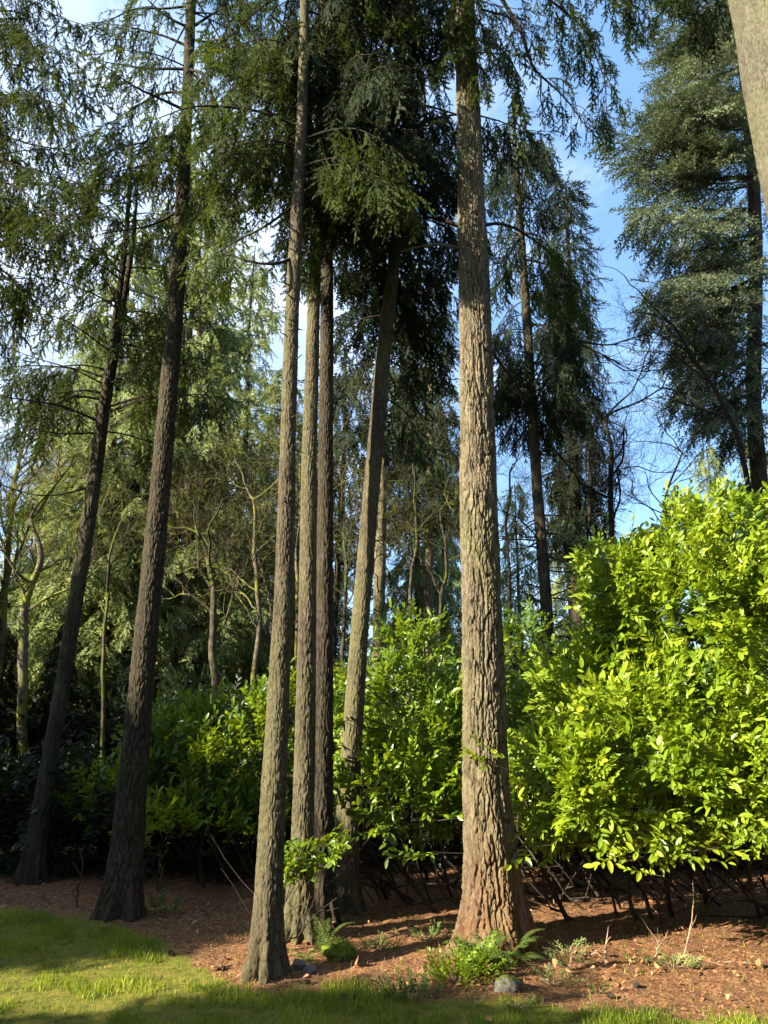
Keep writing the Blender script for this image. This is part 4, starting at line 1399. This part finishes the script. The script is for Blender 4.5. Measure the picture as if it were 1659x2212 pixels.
laurel('middle laurel spreading between the close pair and the thickest trunk', [
    (880, 1560, 7.7, 0.68, 0.6, 0.68), (850, 1720, 7.2, 0.72, 0.5, 0.45), (960, 1650, 7.3, 0.45, 0.5, 0.6), (770, 1500, 7.6, 0.34, 0.4, 0.34), (900, 1400, 8.3, 0.45, 0.5, 0.4)], 105, 73,
    stemset(30, 800, 1080, 7.2, 8.6, 140), zmin=0.60, ssc=.88, tsh=-0.3,  # shade of this shrub put into the leaf tint
    extra_shoots=[(720, 1530, 7.2, -1, -.2, .2, 1.1), (740, 1560, 7.1, -1, -.3, .1, 1), (735, 1610, 7.1, -1, -.3, .1, 1), (760, 1460, 7.3, -.8, -.2, .5, 1), (965, 1770, 6.7, 1, -.2, .1, .9), (910, 1840, 6.7, -1, -.2, 0, .9)])
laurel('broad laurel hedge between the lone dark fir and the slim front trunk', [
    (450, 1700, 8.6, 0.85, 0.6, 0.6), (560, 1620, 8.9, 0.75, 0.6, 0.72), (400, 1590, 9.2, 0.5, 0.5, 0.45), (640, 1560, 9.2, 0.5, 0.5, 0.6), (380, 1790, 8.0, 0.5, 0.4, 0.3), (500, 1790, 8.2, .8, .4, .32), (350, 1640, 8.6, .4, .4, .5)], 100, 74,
    stemset(26, 320, 660, 8.2, 9.3, 90), zmin=0.5, tsh=-0.3, ssc=.9)  # hedge shade put into the leaf tint
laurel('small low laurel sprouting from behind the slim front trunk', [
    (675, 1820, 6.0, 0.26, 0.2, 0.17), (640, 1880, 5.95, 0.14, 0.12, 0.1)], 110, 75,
    [(-0.85, 6.0, 650, 1830, 6.0, .008), (-0.8, 6.05, 690, 1800, 6.0, .008), (-0.78, 6.0, 630, 1860, 5.9, .007)], zmin=0.3, ssc=0.65, tsh=-0.45)  # dim light on the sprout put into the leaf tint
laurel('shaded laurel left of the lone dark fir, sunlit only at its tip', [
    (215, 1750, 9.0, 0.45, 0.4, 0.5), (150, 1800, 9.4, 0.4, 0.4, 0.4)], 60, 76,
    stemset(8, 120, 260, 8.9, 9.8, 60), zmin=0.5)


# low near-black thicket, partly put in for the shade under the hedge, and the far wood
def thicket():
    rng = np.random.default_rng(81)
    A = Acc()

    def fill(A, n, x0, x1, y0, y1, hf, kind, s0, s1, tm, slope=0.0):
        x = rng.uniform(x0, x1, n); y = rng.uniform(y0, y1, n) + slope * x
        z = rng.random(n) ** 0.85 * hf(x)
        for i in range(n):
            d = unit([rng.normal(), rng.normal() - .4, rng.normal() + .4])
            A.spray(kind, (x[i], y[i], z[i]), d, (0, 0, 1.0), rng.uniform(s0, s1), rng.uniform(0, tm))
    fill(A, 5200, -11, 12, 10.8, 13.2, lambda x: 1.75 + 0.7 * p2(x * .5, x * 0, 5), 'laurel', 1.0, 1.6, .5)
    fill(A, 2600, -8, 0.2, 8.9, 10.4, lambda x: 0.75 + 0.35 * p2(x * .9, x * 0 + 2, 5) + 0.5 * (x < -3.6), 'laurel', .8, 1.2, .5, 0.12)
    fill(A, 2000, 0.2, 7.0, 9.0, 10.2, lambda x: 0.9 + 0.3 * p2(x * .9, x * 0 + 2, 5), 'laurel', .8, 1.2, .5)  # put in as darkness behind the stems under the right hedge
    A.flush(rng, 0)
    tag(A.build('undergrowth', [M_UNDER]), kind='stuff', label='evergreen undergrowth behind the laurels, partly added as darkness', cat='undergrowth')
    A = Acc()
    fill(A, 9000, -48, 48, 30, 38, lambda x: np.maximum(1.5, 3.4 + 2.2 * p2(x * .22, x * 0 + 1, 8) + 1.5 * p2(x * .9, x * 0 + 1, 8)), 'firfar', 2.2, 3.8, .8)
    A.flush(rng, 0)
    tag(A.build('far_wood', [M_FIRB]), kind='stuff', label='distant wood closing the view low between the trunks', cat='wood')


M_UNDER = leaf_mat('undergrowth_leaf', (0.008, 0.014, 0.006), (0.016, 0.026, 0.009), (0.03, 0.042, 0.013), 0.2, (0.08, 0.12, 0.02), 0.5, 0.3)  # near-black leaves carry the shade under the hedge as colour
thicket()


# ------------------------------------------------------------------ ground
def axis_coords(lo, hi, step, far, g=1.13):
    a = list(np.arange(lo, hi + 1e-6, step))
    s, x = step, hi
    while x < far:
        s *= g; x += s; a.append(x)
    s, x = step, lo
    b = []
    while x > -far:
        s *= g; x -= s; b.append(x)
    return np.array(b[::-1] + a)


def grass_mask(x, y):
    """1 on the lawn, 0 on the needle bed (edge read off the ground plan)"""
    ed = np.interp(x, EDGE[:, 0], EDGE[:, 1]) + 0.16 * p2(x * 1.6, y * 1.6, 4) + 0.12 * p2(x * 5, y * 5, 6)
    return sstep(0.16, -0.16, y - ed)


EDGE = np.array([G(px, py)[:2] for px, py in [(-300, 1965), (0, 1970), (200, 1995), (330, 2030), (430, 2080), (520, 2130), (600, 2142), (760, 2140), (900, 2158), (1100, 2165), (1300, 2180), (1500, 2195), (1700, 2212), (2000, 2240)]])


def ground():
    xs = axis_coords(-4.5, 4.5, 0.035, 350)
    ys = axis_coords(3.2, 9.5, 0.035, 350)
    X, Yg = np.meshgrid(xs, ys)
    x, y = X.ravel(), Yg.ravel()
    z = gz(x, y)
    near = np.clip((14 - np.hypot(x, y - 5)) / 6, 0, 1)
    gm = grass_mask(x, y)
    z = z + near * (1 - gm) * (0.014 * p2(x * 9, y * 9, 1) + 0.006 * p2(x * 25, y * 25, 2)) + near * gm * 0.006 * p2(x * 12, y * 12, 3)
    n, m = len(xs), len(ys)
    i = np.arange(m - 1)[:, None] * n; j = np.arange(n - 1)[None, :]
    Q = np.stack([i + j, i + j + 1, i + n + j + 1, i + n + j], -1).reshape(-1, 4)
    o = mk('ground', np.column_stack([x, y, z]), None, Q, [M_GROUND], None, {'grass': gm}, True)
    tag(o, kind='structure', label='forest floor of orange brown needles with a mossy lawn in front', cat='ground')


ground()


def grass():
    rng = np.random.default_rng(91)
    n = 150000
    x = rng.uniform(-3.8, 3.6, n); y = rng.uniform(3.6, 7.0, n)
    gm = grass_mask(x, y)
    cl = p2(x * 2.6, y * 2.6, 11) + 0.7 * p2(x * 7, y * 7, 12)
    keep = rng.random(n) < gm * np.clip(0.50 + cl * 1.7, 0.16, 1) + 0.014
    x, y, cl = x[keep], y[keep], cl[keep]
    n = len(x)
    z = gz(x, y)
    h = rng.uniform(0.014, 0.044, n) * (1 + 1.1 * np.clip(cl, -0.4, 1)) * (1 + (rng.random(n) < .04) * .8)
    az = rng.uniform(0, 2 * pi, n); ln = rng.uniform(0.1, 0.9, n)
    w = rng.uniform(0.0013, 0.0028, n)
    a2 = rng.uniform(0, 2 * pi, n)
    sx, sy = np.cos(a2) * w, np.sin(a2) * w
    dx, dy = np.cos(az) * h * ln, np.sin(az) * h * ln
    V = np.zeros((n, 5, 3))
    V[:, 0] = np.stack([x - sx, y - sy, z - .005], -1)
    V[:, 1] = np.stack([x + sx, y + sy, z - .005], -1)
    V[:, 2] = np.stack([x - sx * .8 + dx * .35, y - sy * .8 + dy * .35, z + h * .6], -1)
    V[:, 3] = np.stack([x + sx * .8 + dx * .35, y + sy * .8 + dy * .35, z + h * .6], -1)
    V[:, 4] = np.stack([x + dx, y + dy, z + h], -1)
    b = np.arange(n)[:, None] * 5
    T = np.concatenate([b + [[0, 1, 3]], b + [[0, 3, 2]], b + [[2, 3, 4]]])
    tint = np.clip(0.45 + 0.5 * p2(x * 2.5, y * 2.5, 20) + rng.normal(0, .2, n), 0, 1)
    o = mk('grass', V.reshape(-1, 3), T, None, [M_GRASS], None, {'tint': np.repeat(tint, 5)})
    tag(o, kind='stuff', label='short patchy lawn grass and moss in the foreground', cat='grass')


grass()


def litter():
    rng = np.random.default_rng(92)
    A = Acc()
    lv = [leaf(1, .5, .5, .3), leaf(1, .75, .8, -.3), leaf(1, .35, .2, .5)]
    n = 5200
    x = rng.uniform(-4.6, 4.4, n); y = 4.3 + rng.random(n) ** .8 * 5.2
    gm = grass_mask(x, y)
    keep = rng.random(n) < np.clip(1.06 - gm, 0.11, 1)
    x, y = x[keep], y[keep]
    for i in range(len(x)):
        v, t = lv[rng.integers(3)]
        s = rng.uniform(0.010, 0.03) * (1.8 if rng.random() < .10 else 1)
        a = rng.uniform(0, 2 * pi); tl = rng.normal(0, 0.35, 2)
        ca, sa = cos(a), sin(a)
        R = np.array([[ca, -sa, tl[0]], [sa, ca, tl[1]], [-tl[0], -tl[1], 1]])
        A.raw((v * s) @ R.T + [x[i], y[i], gz1(x[i], y[i]) + 0.008 + rng.random() * .008], t, None, 0, rng.beta(2, 2))
    # paler big dead leaves drifted together on the right
    for i in range(210):
        x0, y0 = G(1400, 2085)[:2]
        px_, py_ = x0 + rng.normal(0, .65), y0 + rng.normal(0, .20)
        if i > 130: px_, py_ = rng.uniform(-3, 3), rng.uniform(5.2, 8)
        if grass_mask(np.array([px_]), np.array([py_]))[0] > .4: continue
        v, t = lv[rng.integers(3)]
        s = rng.uniform(0.022, 0.05)
        a = rng.uniform(0, 2 * pi); tl = rng.normal(0, 0.5, 2)
        ca, sa = cos(a), sin(a)
        R = np.array([[ca, -sa, tl[0]], [sa, ca, tl[1]], [-tl[0], -tl[1], 1]])
        A.raw((v * s) @ R.T + [px_, py_, gz1(px_, py_) + 0.016 + rng.random() * .012], t, None, 0, rng.uniform(.3, .85))
    # dry needles and small twigs
    n = 16000
    x = rng.uniform(-4.6, 4.4, n); y = 4.3 + rng.random(n) ** .8 * 5
    keep = rng.random(n) < np.clip(1.05 - grass_mask(x, y), 0.22, 1)
    x, y = x[keep], y[keep]; n = len(x)
    z = gz(x, y) + rng.uniform(0.003, 0.016, n)
    L = rng.uniform(0.012, 0.032, n) * np.where(rng.random(n) < .05, 3.0, 1)
    a = rng.uniform(0, 2 * pi, n); el = rng.normal(0, .3, n)
    D = np.stack([np.cos(a), np.sin(a), el], -1) * L[:, None]
    S = np.stack([-np.sin(a), np.cos(a), 0 * a], -1) * np.maximum(0.0022, L * .05)[:, None]
    c = np.stack([x, y, z], -1)
    V = np.stack([c - S, c + S, c + D + S * .5, c + D - S * .5], 1).reshape(-1, 3)
    Q = np.arange(n * 4).reshape(-1, 4)
    A.raw(V, None, Q, 0, np.repeat(rng.beta(2, 2, n), 4))
    tag(A.build('leaf_litter', [M_LITTER]), kind='stuff', label='fallen needles, dead leaves and twig bits strewn over the bed', cat='leaf litter')


litter()


# ------------------------------------------------------------------ ferns, stones, small plants
def frond_mesh(seed, L=0.42, npair=22, pl=0.075):
    rng = np.random.default_rng(seed)
    A = Acc()
    t = np.linspace(0, 1, 14)
    q = np.stack([L * (t * 0.85), 0 * t, L * (0.75 * t - 0.62 * t ** 2.3)], -1)
    A.tube(q, np.linspace(0.0028, 0.001, 14), 4, 0, 0.3)
    for k in range(npair):
        u = 0.12 + 0.88 * k / npair
        c = np.array([np.interp(u, t, q[:, j]) for j in range(3)])
        d = unit(np.array([np.interp(min(1, u + .05), t, q[:, j]) for j in range(3)]) - c + 1e-6)
        l = pl * sin(pi * (0.12 + 0.86 * u) ** 0.75) * rng.uniform(.85, 1.1) + .008
        for sg in (-1, 1):
            v, tt = leaf(l, L * 0.021, .3, .2)
            e = unit(np.array([0, sg, 0]) + d * 0.35 + [0, 0, -.1])
            zz = unit(np.cross(e, d) * (1 if sg < 0 else -1))
            zz = zz if zz[2] > 0 else -zz
            yy = np.cross(zz, e)
            A.raw(v @ np.stack([e, yy, zz]) + c, tt, None, 0, 0.5 + rng.normal(0, .12))
    return A


def fern(px, py, label, n, L, seed, tilt=0.25, azr=(0, 2 * pi), mat=M_FERN):
    rng = np.random.default_rng(seed)
    g = G(px, py)
    t = thing('fern', label, 'fern', g, 'ferns at the foot of the firs')
    protos = []
    for k in range(4):
        o = frond_mesh(seed * 10 + k, L, 19, L * 0.17).build('frond', [mat])
        protos.append(o.data)
        bpy.data.objects.remove(o)
    for k in range(n):
        o = bpy.data.objects.new('frond', protos[k % 4])
        link(o, t)
        az = azr[0] + (azr[1] - azr[0]) * (k + rng.random() * .6) / n
        o.rotation_euler = (rng.normal(0, .15), -rng.uniform(-0.15, 0.55) - tilt * 0.3, az)
        s = rng.uniform(0.7, 1.15)
        o.scale = (s, s, s)
    return t


fern(1048, 2098, 'largest fern, sunlit, at the foot of the thickest trunk', 22, 0.37, 101)
fern(1112, 2088, 'small fern arching right beside the largest fern', 8, 0.31, 102, azr=(-1.2, 1.4))
fern(697, 2065, 'upright fern frond clump in front of the close pair', 7, 0.34, 103, tilt=1.9)
fern(660, 2080, 'low grey green fern left of the moss cushion', 8, 0.19, 104)


def clump(name, label, px, py, n, rad, h, seed, kind='smallleaf', mat=M_FERN, ssc=1.0, cat='plant', group='low plants in the needle bed'):
    rng = np.random.default_rng(seed)
    g = G(px, py)
    t = thing(name, label, cat, g, group)
    A = Acc()
    for k in range(n):
        a = rng.uniform(0, 2 * pi); r = rad * math.sqrt(rng.random())
        p = g + [cos(a) * r, sin(a) * r * .7, h * (1 - (r / rad) ** 2) * rng.random()]
        A.spray(kind, p, unit([cos(a) * .7, sin(a) * .7, rng.uniform(.1, 1)]), np.array([0, -.2, 1.0]), ssc * rng.uniform(.7, 1.2), rng.uniform(.2, .9))
    A.flush(rng, 0)
    A.build('foliage', [mat], t)
    S = Acc()
    for k in range(7):
        a = rng.uniform(0, 2 * pi)
        S.tube([g - [0, 0, .03], g + [cos(a) * rad * .4, sin(a) * rad * .3, h * .4], g + [cos(a) * rad * .8, sin(a) * rad * .5, h * .6]], [0.004, 0.003, 0.002], 4, 0)
    S.build('stem', [M_TWIG], t)
    return t


clump('ground_cover_plant', 'leafy clump spilling left of the largest fern', 985, 2122, 60, 0.17, 0.10, 111, mat=M_LAUREL)
clump('ground_cover_plant', 'leafy tuft growing through the base of the largest fern', 1035, 2115, 50, 0.12, 0.14, 112, mat=M_LAUREL)
clump('ground_cover_plant', 'flat grey green mat at the lawn edge, left of the largest fern', 880, 2150, 50, 0.15, 0.04, 113, ssc=.7)
clump('fir_sapling', 'small fir cutting standing right of the thickest trunk', 1228, 2098, 16, 0.09, 0.22, 114, kind='fir', mat=M_FIRB, ssc=.45, cat='sapling')
clump('fir_sapling', 'flat fir sprig lying below the small fir cutting', 1195, 2125, 9, 0.12, 0.03, 115, kind='fir', mat=M_FIRB, ssc=.4, cat='sapling')
clump('ground_cover_plant', 'shaded low plant midway between the moss cushion and the thickest trunk', 925, 2040, 34, 0.16, 0.04, 116, ssc=.6)
clump('ground_cover_plant', 'shaded low plant just right of the moss cushion', 820, 2060, 34, 0.12, 0.05, 117, ssc=.6)
clump('ground_cover_plant', 'small green tuft in the needle bed by the cut stub', 1365, 2075, 9, 0.05, 0.03, 118, ssc=.6)
clump('ground_cover_plant', 'scattered green sprig in the sunny needle bed, far right', 1455, 2085, 22, 0.12, 0.04, 119, kind='fir', mat=M_FIRB, ssc=.35)
clump('ground_cover_plant', 'tiny sprig in the open needle bed right of the grey stone', 1290, 2140, 8, 0.05, 0.02, 120, ssc=.5)
clump('ground_cover_plant', 'tiny sprig near the lawn edge below the grey stone', 1120, 2175, 9, 0.07, 0.02, 121, ssc=.5)
clump('ground_cover_plant', 'dim plant at the right foot of the lone dark fir', 345, 1975, 26, 0.14, 0.06, 122)
clump('ground_cover_plant', 'green shoot hanging under the largest laurel', 1508, 1975, 10, 0.05, 0.16, 123, mat=M_LAUREL)


def stone(label, px, py, r, mat, seed, cat='stone', name='stone', mossy=0):
    g = G(px, py)
    t = thing(name, label, cat, g) if mossy else None
    n, m = 48, 30
    th = np.linspace(0, 2 * pi, n, endpoint=False); ph = np.linspace(0.02, pi - .02, m)
    TH, PH = np.meshgrid(th, ph)
    d = np.stack([np.sin(PH) * np.cos(TH), np.sin(PH) * np.sin(TH), np.cos(PH)], -1).reshape(-1, 3)
    k = 1 + 0.35 * perlin(d * 1.3 + seed) + 0.12 * perlin(d * 4 + seed) + .03 * perlin(d * 11 + seed)
    # a few flat facets
    rng = np.random.default_rng(seed)
    for _ in range(6):
        f = unit(rng.normal(size=3)); c = rng.uniform(.72, .92)
        dp = (d * k[:, None]) @ f
        k = np.where(dp > c, k * c / np.maximum(dp, 1e-6), k)
    V = d * k[:, None] * np.array(r) + g + [0, 0, r[2] * .35]
    i = np.arange(m - 1)[:, None] * n; j = np.arange(n)[None, :]; j2 = (j + 1) % n
    Q = np.stack([i + j, i + n + j, i + n + j2, i + j2], -1).reshape(-1, 4)
    if not mossy:
        o = mk(name, V, None, Q, [mat], None, None, True)
        tag(o, label, cat, 'stones in the needle bed')
        return
    mk('stone_core', V, None, Q, [mat], None, None, True, t)
    A = Acc()
    for _ in range(mossy):
        v = unit(rng.normal(size=3)); v[2] = abs(v[2])
        i_ = np.argmax(d @ v)
        A.spray('smallleaf', V[i_] - v * .01, unit(v + rng.normal(0, .5, 3) - [0, 0, .3]), v, rng.uniform(.15, .3), rng.uniform(.3, .9))
    A.flush(rng, 0)
    A.build('moss', [M_FERN], t)


stone('grey stone with mossy top in front of the largest fern', 1098, 2142, (0.095, 0.07, 0.062), M_STONE, 5)
stone('rounded moss cushion over a stone in front of the close pair', 732, 2072, (0.12, 0.09, 0.075), M_MOSS, 8, name='mossy_stone', mossy=500)
stone('dark stone touching the right foot of the slim front trunk', 645, 2092, (0.055, 0.05, 0.045), M_ROCKD, 12)
stone('smaller dark stone a little right of the one by the slim front trunk', 670, 2098, (0.045, 0.04, 0.034), M_ROCKD, 14)


def stick(name, label, cat, pts, r, seed=0, twigs=0, mat=M_TWIG, group=None, wig=.012):
    rng = np.random.default_rng(seed + 500)
    A = Acc()
    q = catmull(pts, 16)
    q[1:] += rng.normal(0, wig, (15, 3)) * .6
    A.tube(q, np.linspace(r, r * .4, 16), 6, 0)
    for _ in range(twigs):
        i = rng.integers(3, 14)
        d = unit(unit(q[i] - q[i - 1]) + rng.normal(0, .7, 3))
        e = [q[i]]
        for _ in range(3):
            d = unit(d + rng.normal(0, .2, 3)); e.append(e[-1] + d * .05)
        A.tube(e, np.linspace(r * .5, r * .2, 4), 4, 0)
    o = A.build(name, [mat], None, True)
    tag(o, label, cat, group)


def gp(px, py, dz=0.0):
    q = G(px, py); q[2] += dz
    return q


b = gp(1310, 2085)
stick('cut_stub', 'short cut stub standing in the needle bed right of the small fir cutting', 'stump', [b - [0, 0, .03], b + [0, 0, .05], b + [.0, 0, .11]], 0.013, 1, 2, wig=.002)
b = gp(1478, 2056)
stick('bare_sucker', 'thin crooked bare sucker leaning right under the largest laurel', 'sapling', [b, P(1492, 2000, b[1]), P(1497, 1960, b[1]), P(1497, 1900, b[1])], 0.006, 2, 1, group='bare thin suckers', wig=.004)
b = gp(1410, 2075)
stick('bare_sucker', 'short curled bare sucker left of the crooked one', 'sapling', [b, P(1422, 2040, b[1]), P(1405, 2010, b[1])], 0.004, 3, 3, group='bare thin suckers', wig=.004)
b = gp(168, 1960)
stick('bare_sapling', 'forked bare sapling left of the lone dark fir', 'sapling', [b, P(166, 1930, b[1]), P(178, 1880, b[1]), P(176, 1840, b[1])], 0.009, 4, 8, group='bare thin suckers', mat=M_BARE, wig=.006)
b = gp(350, 1948)
stick('bare_sapling', 'bare sapling between the lone dark fir and the slim front trunk', 'sapling', [b, P(351, 1915, b[1]), P(344, 1870, b[1]), P(352, 1820, b[1])], 0.011, 5, 8, group='bare thin suckers', mat=M_BARE, wig=.006)
stick('fallen_stick', 'dark fallen stick on the lawn near the bottom centre', 'stick', [gp(738, 2158, .02), gp(755, 2170, .03), gp(775, 2190, .02)], 0.006, 6, 3, mat=M_STEM, group='fallen sticks')
stick('fallen_stick', 'pale stick lying left of the cut stub', 'stick', [gp(1255, 2078, .02), gp(1280, 2076, .03), gp(1310, 2078, .02)], 0.006, 7, 1, group='fallen sticks')
stick('fallen_stick', 'long thin stick lying at the shade edge at the far right', 'stick', [gp(1500, 2088, .02), gp(1570, 2086, .03), gp(1650, 2084, .02)], 0.006, 8, 3, group='fallen sticks')
stick('fallen_stick', 'thin stick lying in the bed just right of the slim front trunk', 'stick', [gp(770, 2128, .02), gp(800, 2122, .03), gp(830, 2130, .02)], 0.004, 9, 2, group='fallen sticks')


def cones():
    rng = np.random.default_rng(77)
    A = Acc()
    t = np.linspace(0, 1, 9)
    A.tube(np.stack([t * .05 - .025, 0 * t, 0 * t], -1), 0.002 + 0.011 * np.sin(pi * t ** .8), 8, 0)
    for k in range(40):
        u = k / 40; a = k * 2.4
        r = 0.002 + 0.011 * sin(pi * u ** .8)
        c = np.array([u * .05 - .025, cos(a) * r, sin(a) * r])
        v, tt = leaf(.011, .009, .2, .1)
        e = unit([.7, cos(a), sin(a)]); z = unit([-1, cos(a), sin(a)]); y = np.cross(z, e)
        A.raw(v @ np.stack([e, y, z]) + c, tt, None, 0, .5)
    o0 = A.build('fir_cone', [M_STEM])
    spots = [(480, 2088), (1375, 2130), (1320, 2150), (660, 2125), (370, 2060)]
    for k, (px, py) in enumerate(spots):
        o = o0 if k == 0 else o0.copy()
        if k: COL.objects.link(o)
        g = G(px, py)
        o.location = (g[0], g[1], g[2] + .014)
        o.rotation_euler = (0, rng.normal(0, .2), rng.uniform(0, 6.28))
        tag(o, 'small dark brown fir cone lying on the ground', 'fir cone', 'fallen fir cones')


cones()

# ------------------------------------------------------------------ sky, sun, camera
w = bpy.data.worlds.new('World')
SC.world = w
w.use_nodes = True
N = NT(w.node_tree)
w.node_tree.nodes.clear()
sky = N.n('ShaderNodeTexSky')
sky.sky_type = 'NISHITA'
sky.sun_disc = False
sky.sun_elevation = SUN_EL
sky.sun_rotation = math.atan2(SUNV[0], SUNV[1])
sky.air_density = 1.0
sky.dust_density = 0.3
sky.ozone_density = 1.5
tc = N.n('ShaderNodeTexCoord')
mp = N.n('ShaderNodeMapping')
mp.inputs['Scale'].default_value = (1.0, 1.0, 2.2)
mp.inputs['Rotation'].default_value = (0.3, 0.2, 0.6)
N.l(tc.outputs['Generated'], mp.inputs['Vector'])
cn = N.noise(2.3, mp.outputs[0], 7, 0.6)
sx = N.n('ShaderNodeSeparateXYZ')
N.l(tc.outputs['Generated'], sx.inputs[0])
# more cloud towards the left of the view
bias = N.math('MULTIPLY', sx.outputs[0], -0.26)
cf = N.ramp(N.math('ADD', cn, bias), [(0.44, (0, 0, 0)), (0.72, (1, 1, 1))])
cf = N.math('MULTIPLY', cf, 0.9)
hs = N.n('ShaderNodeHueSaturation')
hs.inputs['Saturation'].default_value = 1.08
N.l(sky.outputs[0], hs.inputs['Color'])
base = N.mix(0.22, hs.outputs[0], (4.2, 8.0, 14.5))
col = N.mix(cf, base, (6.2, 7.1, 8.8))
bg = N.n('ShaderNodeBackground')
bg.inputs['Strength'].default_value = 0.05
N.l(col, bg.inputs['Color'])
wo = N.n('ShaderNodeOutputWorld')
N.l(bg.outputs[0], wo.inputs[0])

sl = bpy.data.lights.new('sun', 'SUN')
sl.energy = 5.0
sl.angle = radians(0.53)
sl.color = (1.0, 0.90, 0.72)
so = bpy.data.objects.new('sun', sl)
from mathutils import Vector
so.rotation_euler = Vector(tuple(SUNV)).to_track_quat('Z', 'Y').to_euler()
so.location = (0, 0, 30)
link(so)

cam = bpy.data.cameras.new('camera')
cam.sensor_fit = 'VERTICAL'
cam.sensor_height = 36
cam.lens = 36 * F / 2212
cam.clip_end = 2000
co = bpy.data.objects.new('camera', cam)
co.location = (0, 0, CZ)
co.rotation_euler = (radians(90) + PITCH, 0, 0)
link(co)
SC.camera = co
SC.view_settings.view_transform = 'Standard'
SC.view_settings.look = 'None'
SC.view_settings.exposure = 2.2
SC.view_settings.gamma = 1
SC.render.engine = 'CYCLES'
SC.cycles.max_bounces = 5
SC.cycles.diffuse_bounces = 2
SC.cycles.transmission_bounces = 4
SC.cycles.transparent_max_bounces = 4
SC.cycles.use_denoising = True
print('TRIS', sum(len(o.data.loops) - 2 * len(o.data.polygons) for o in SC.objects if o.type == 'MESH'))
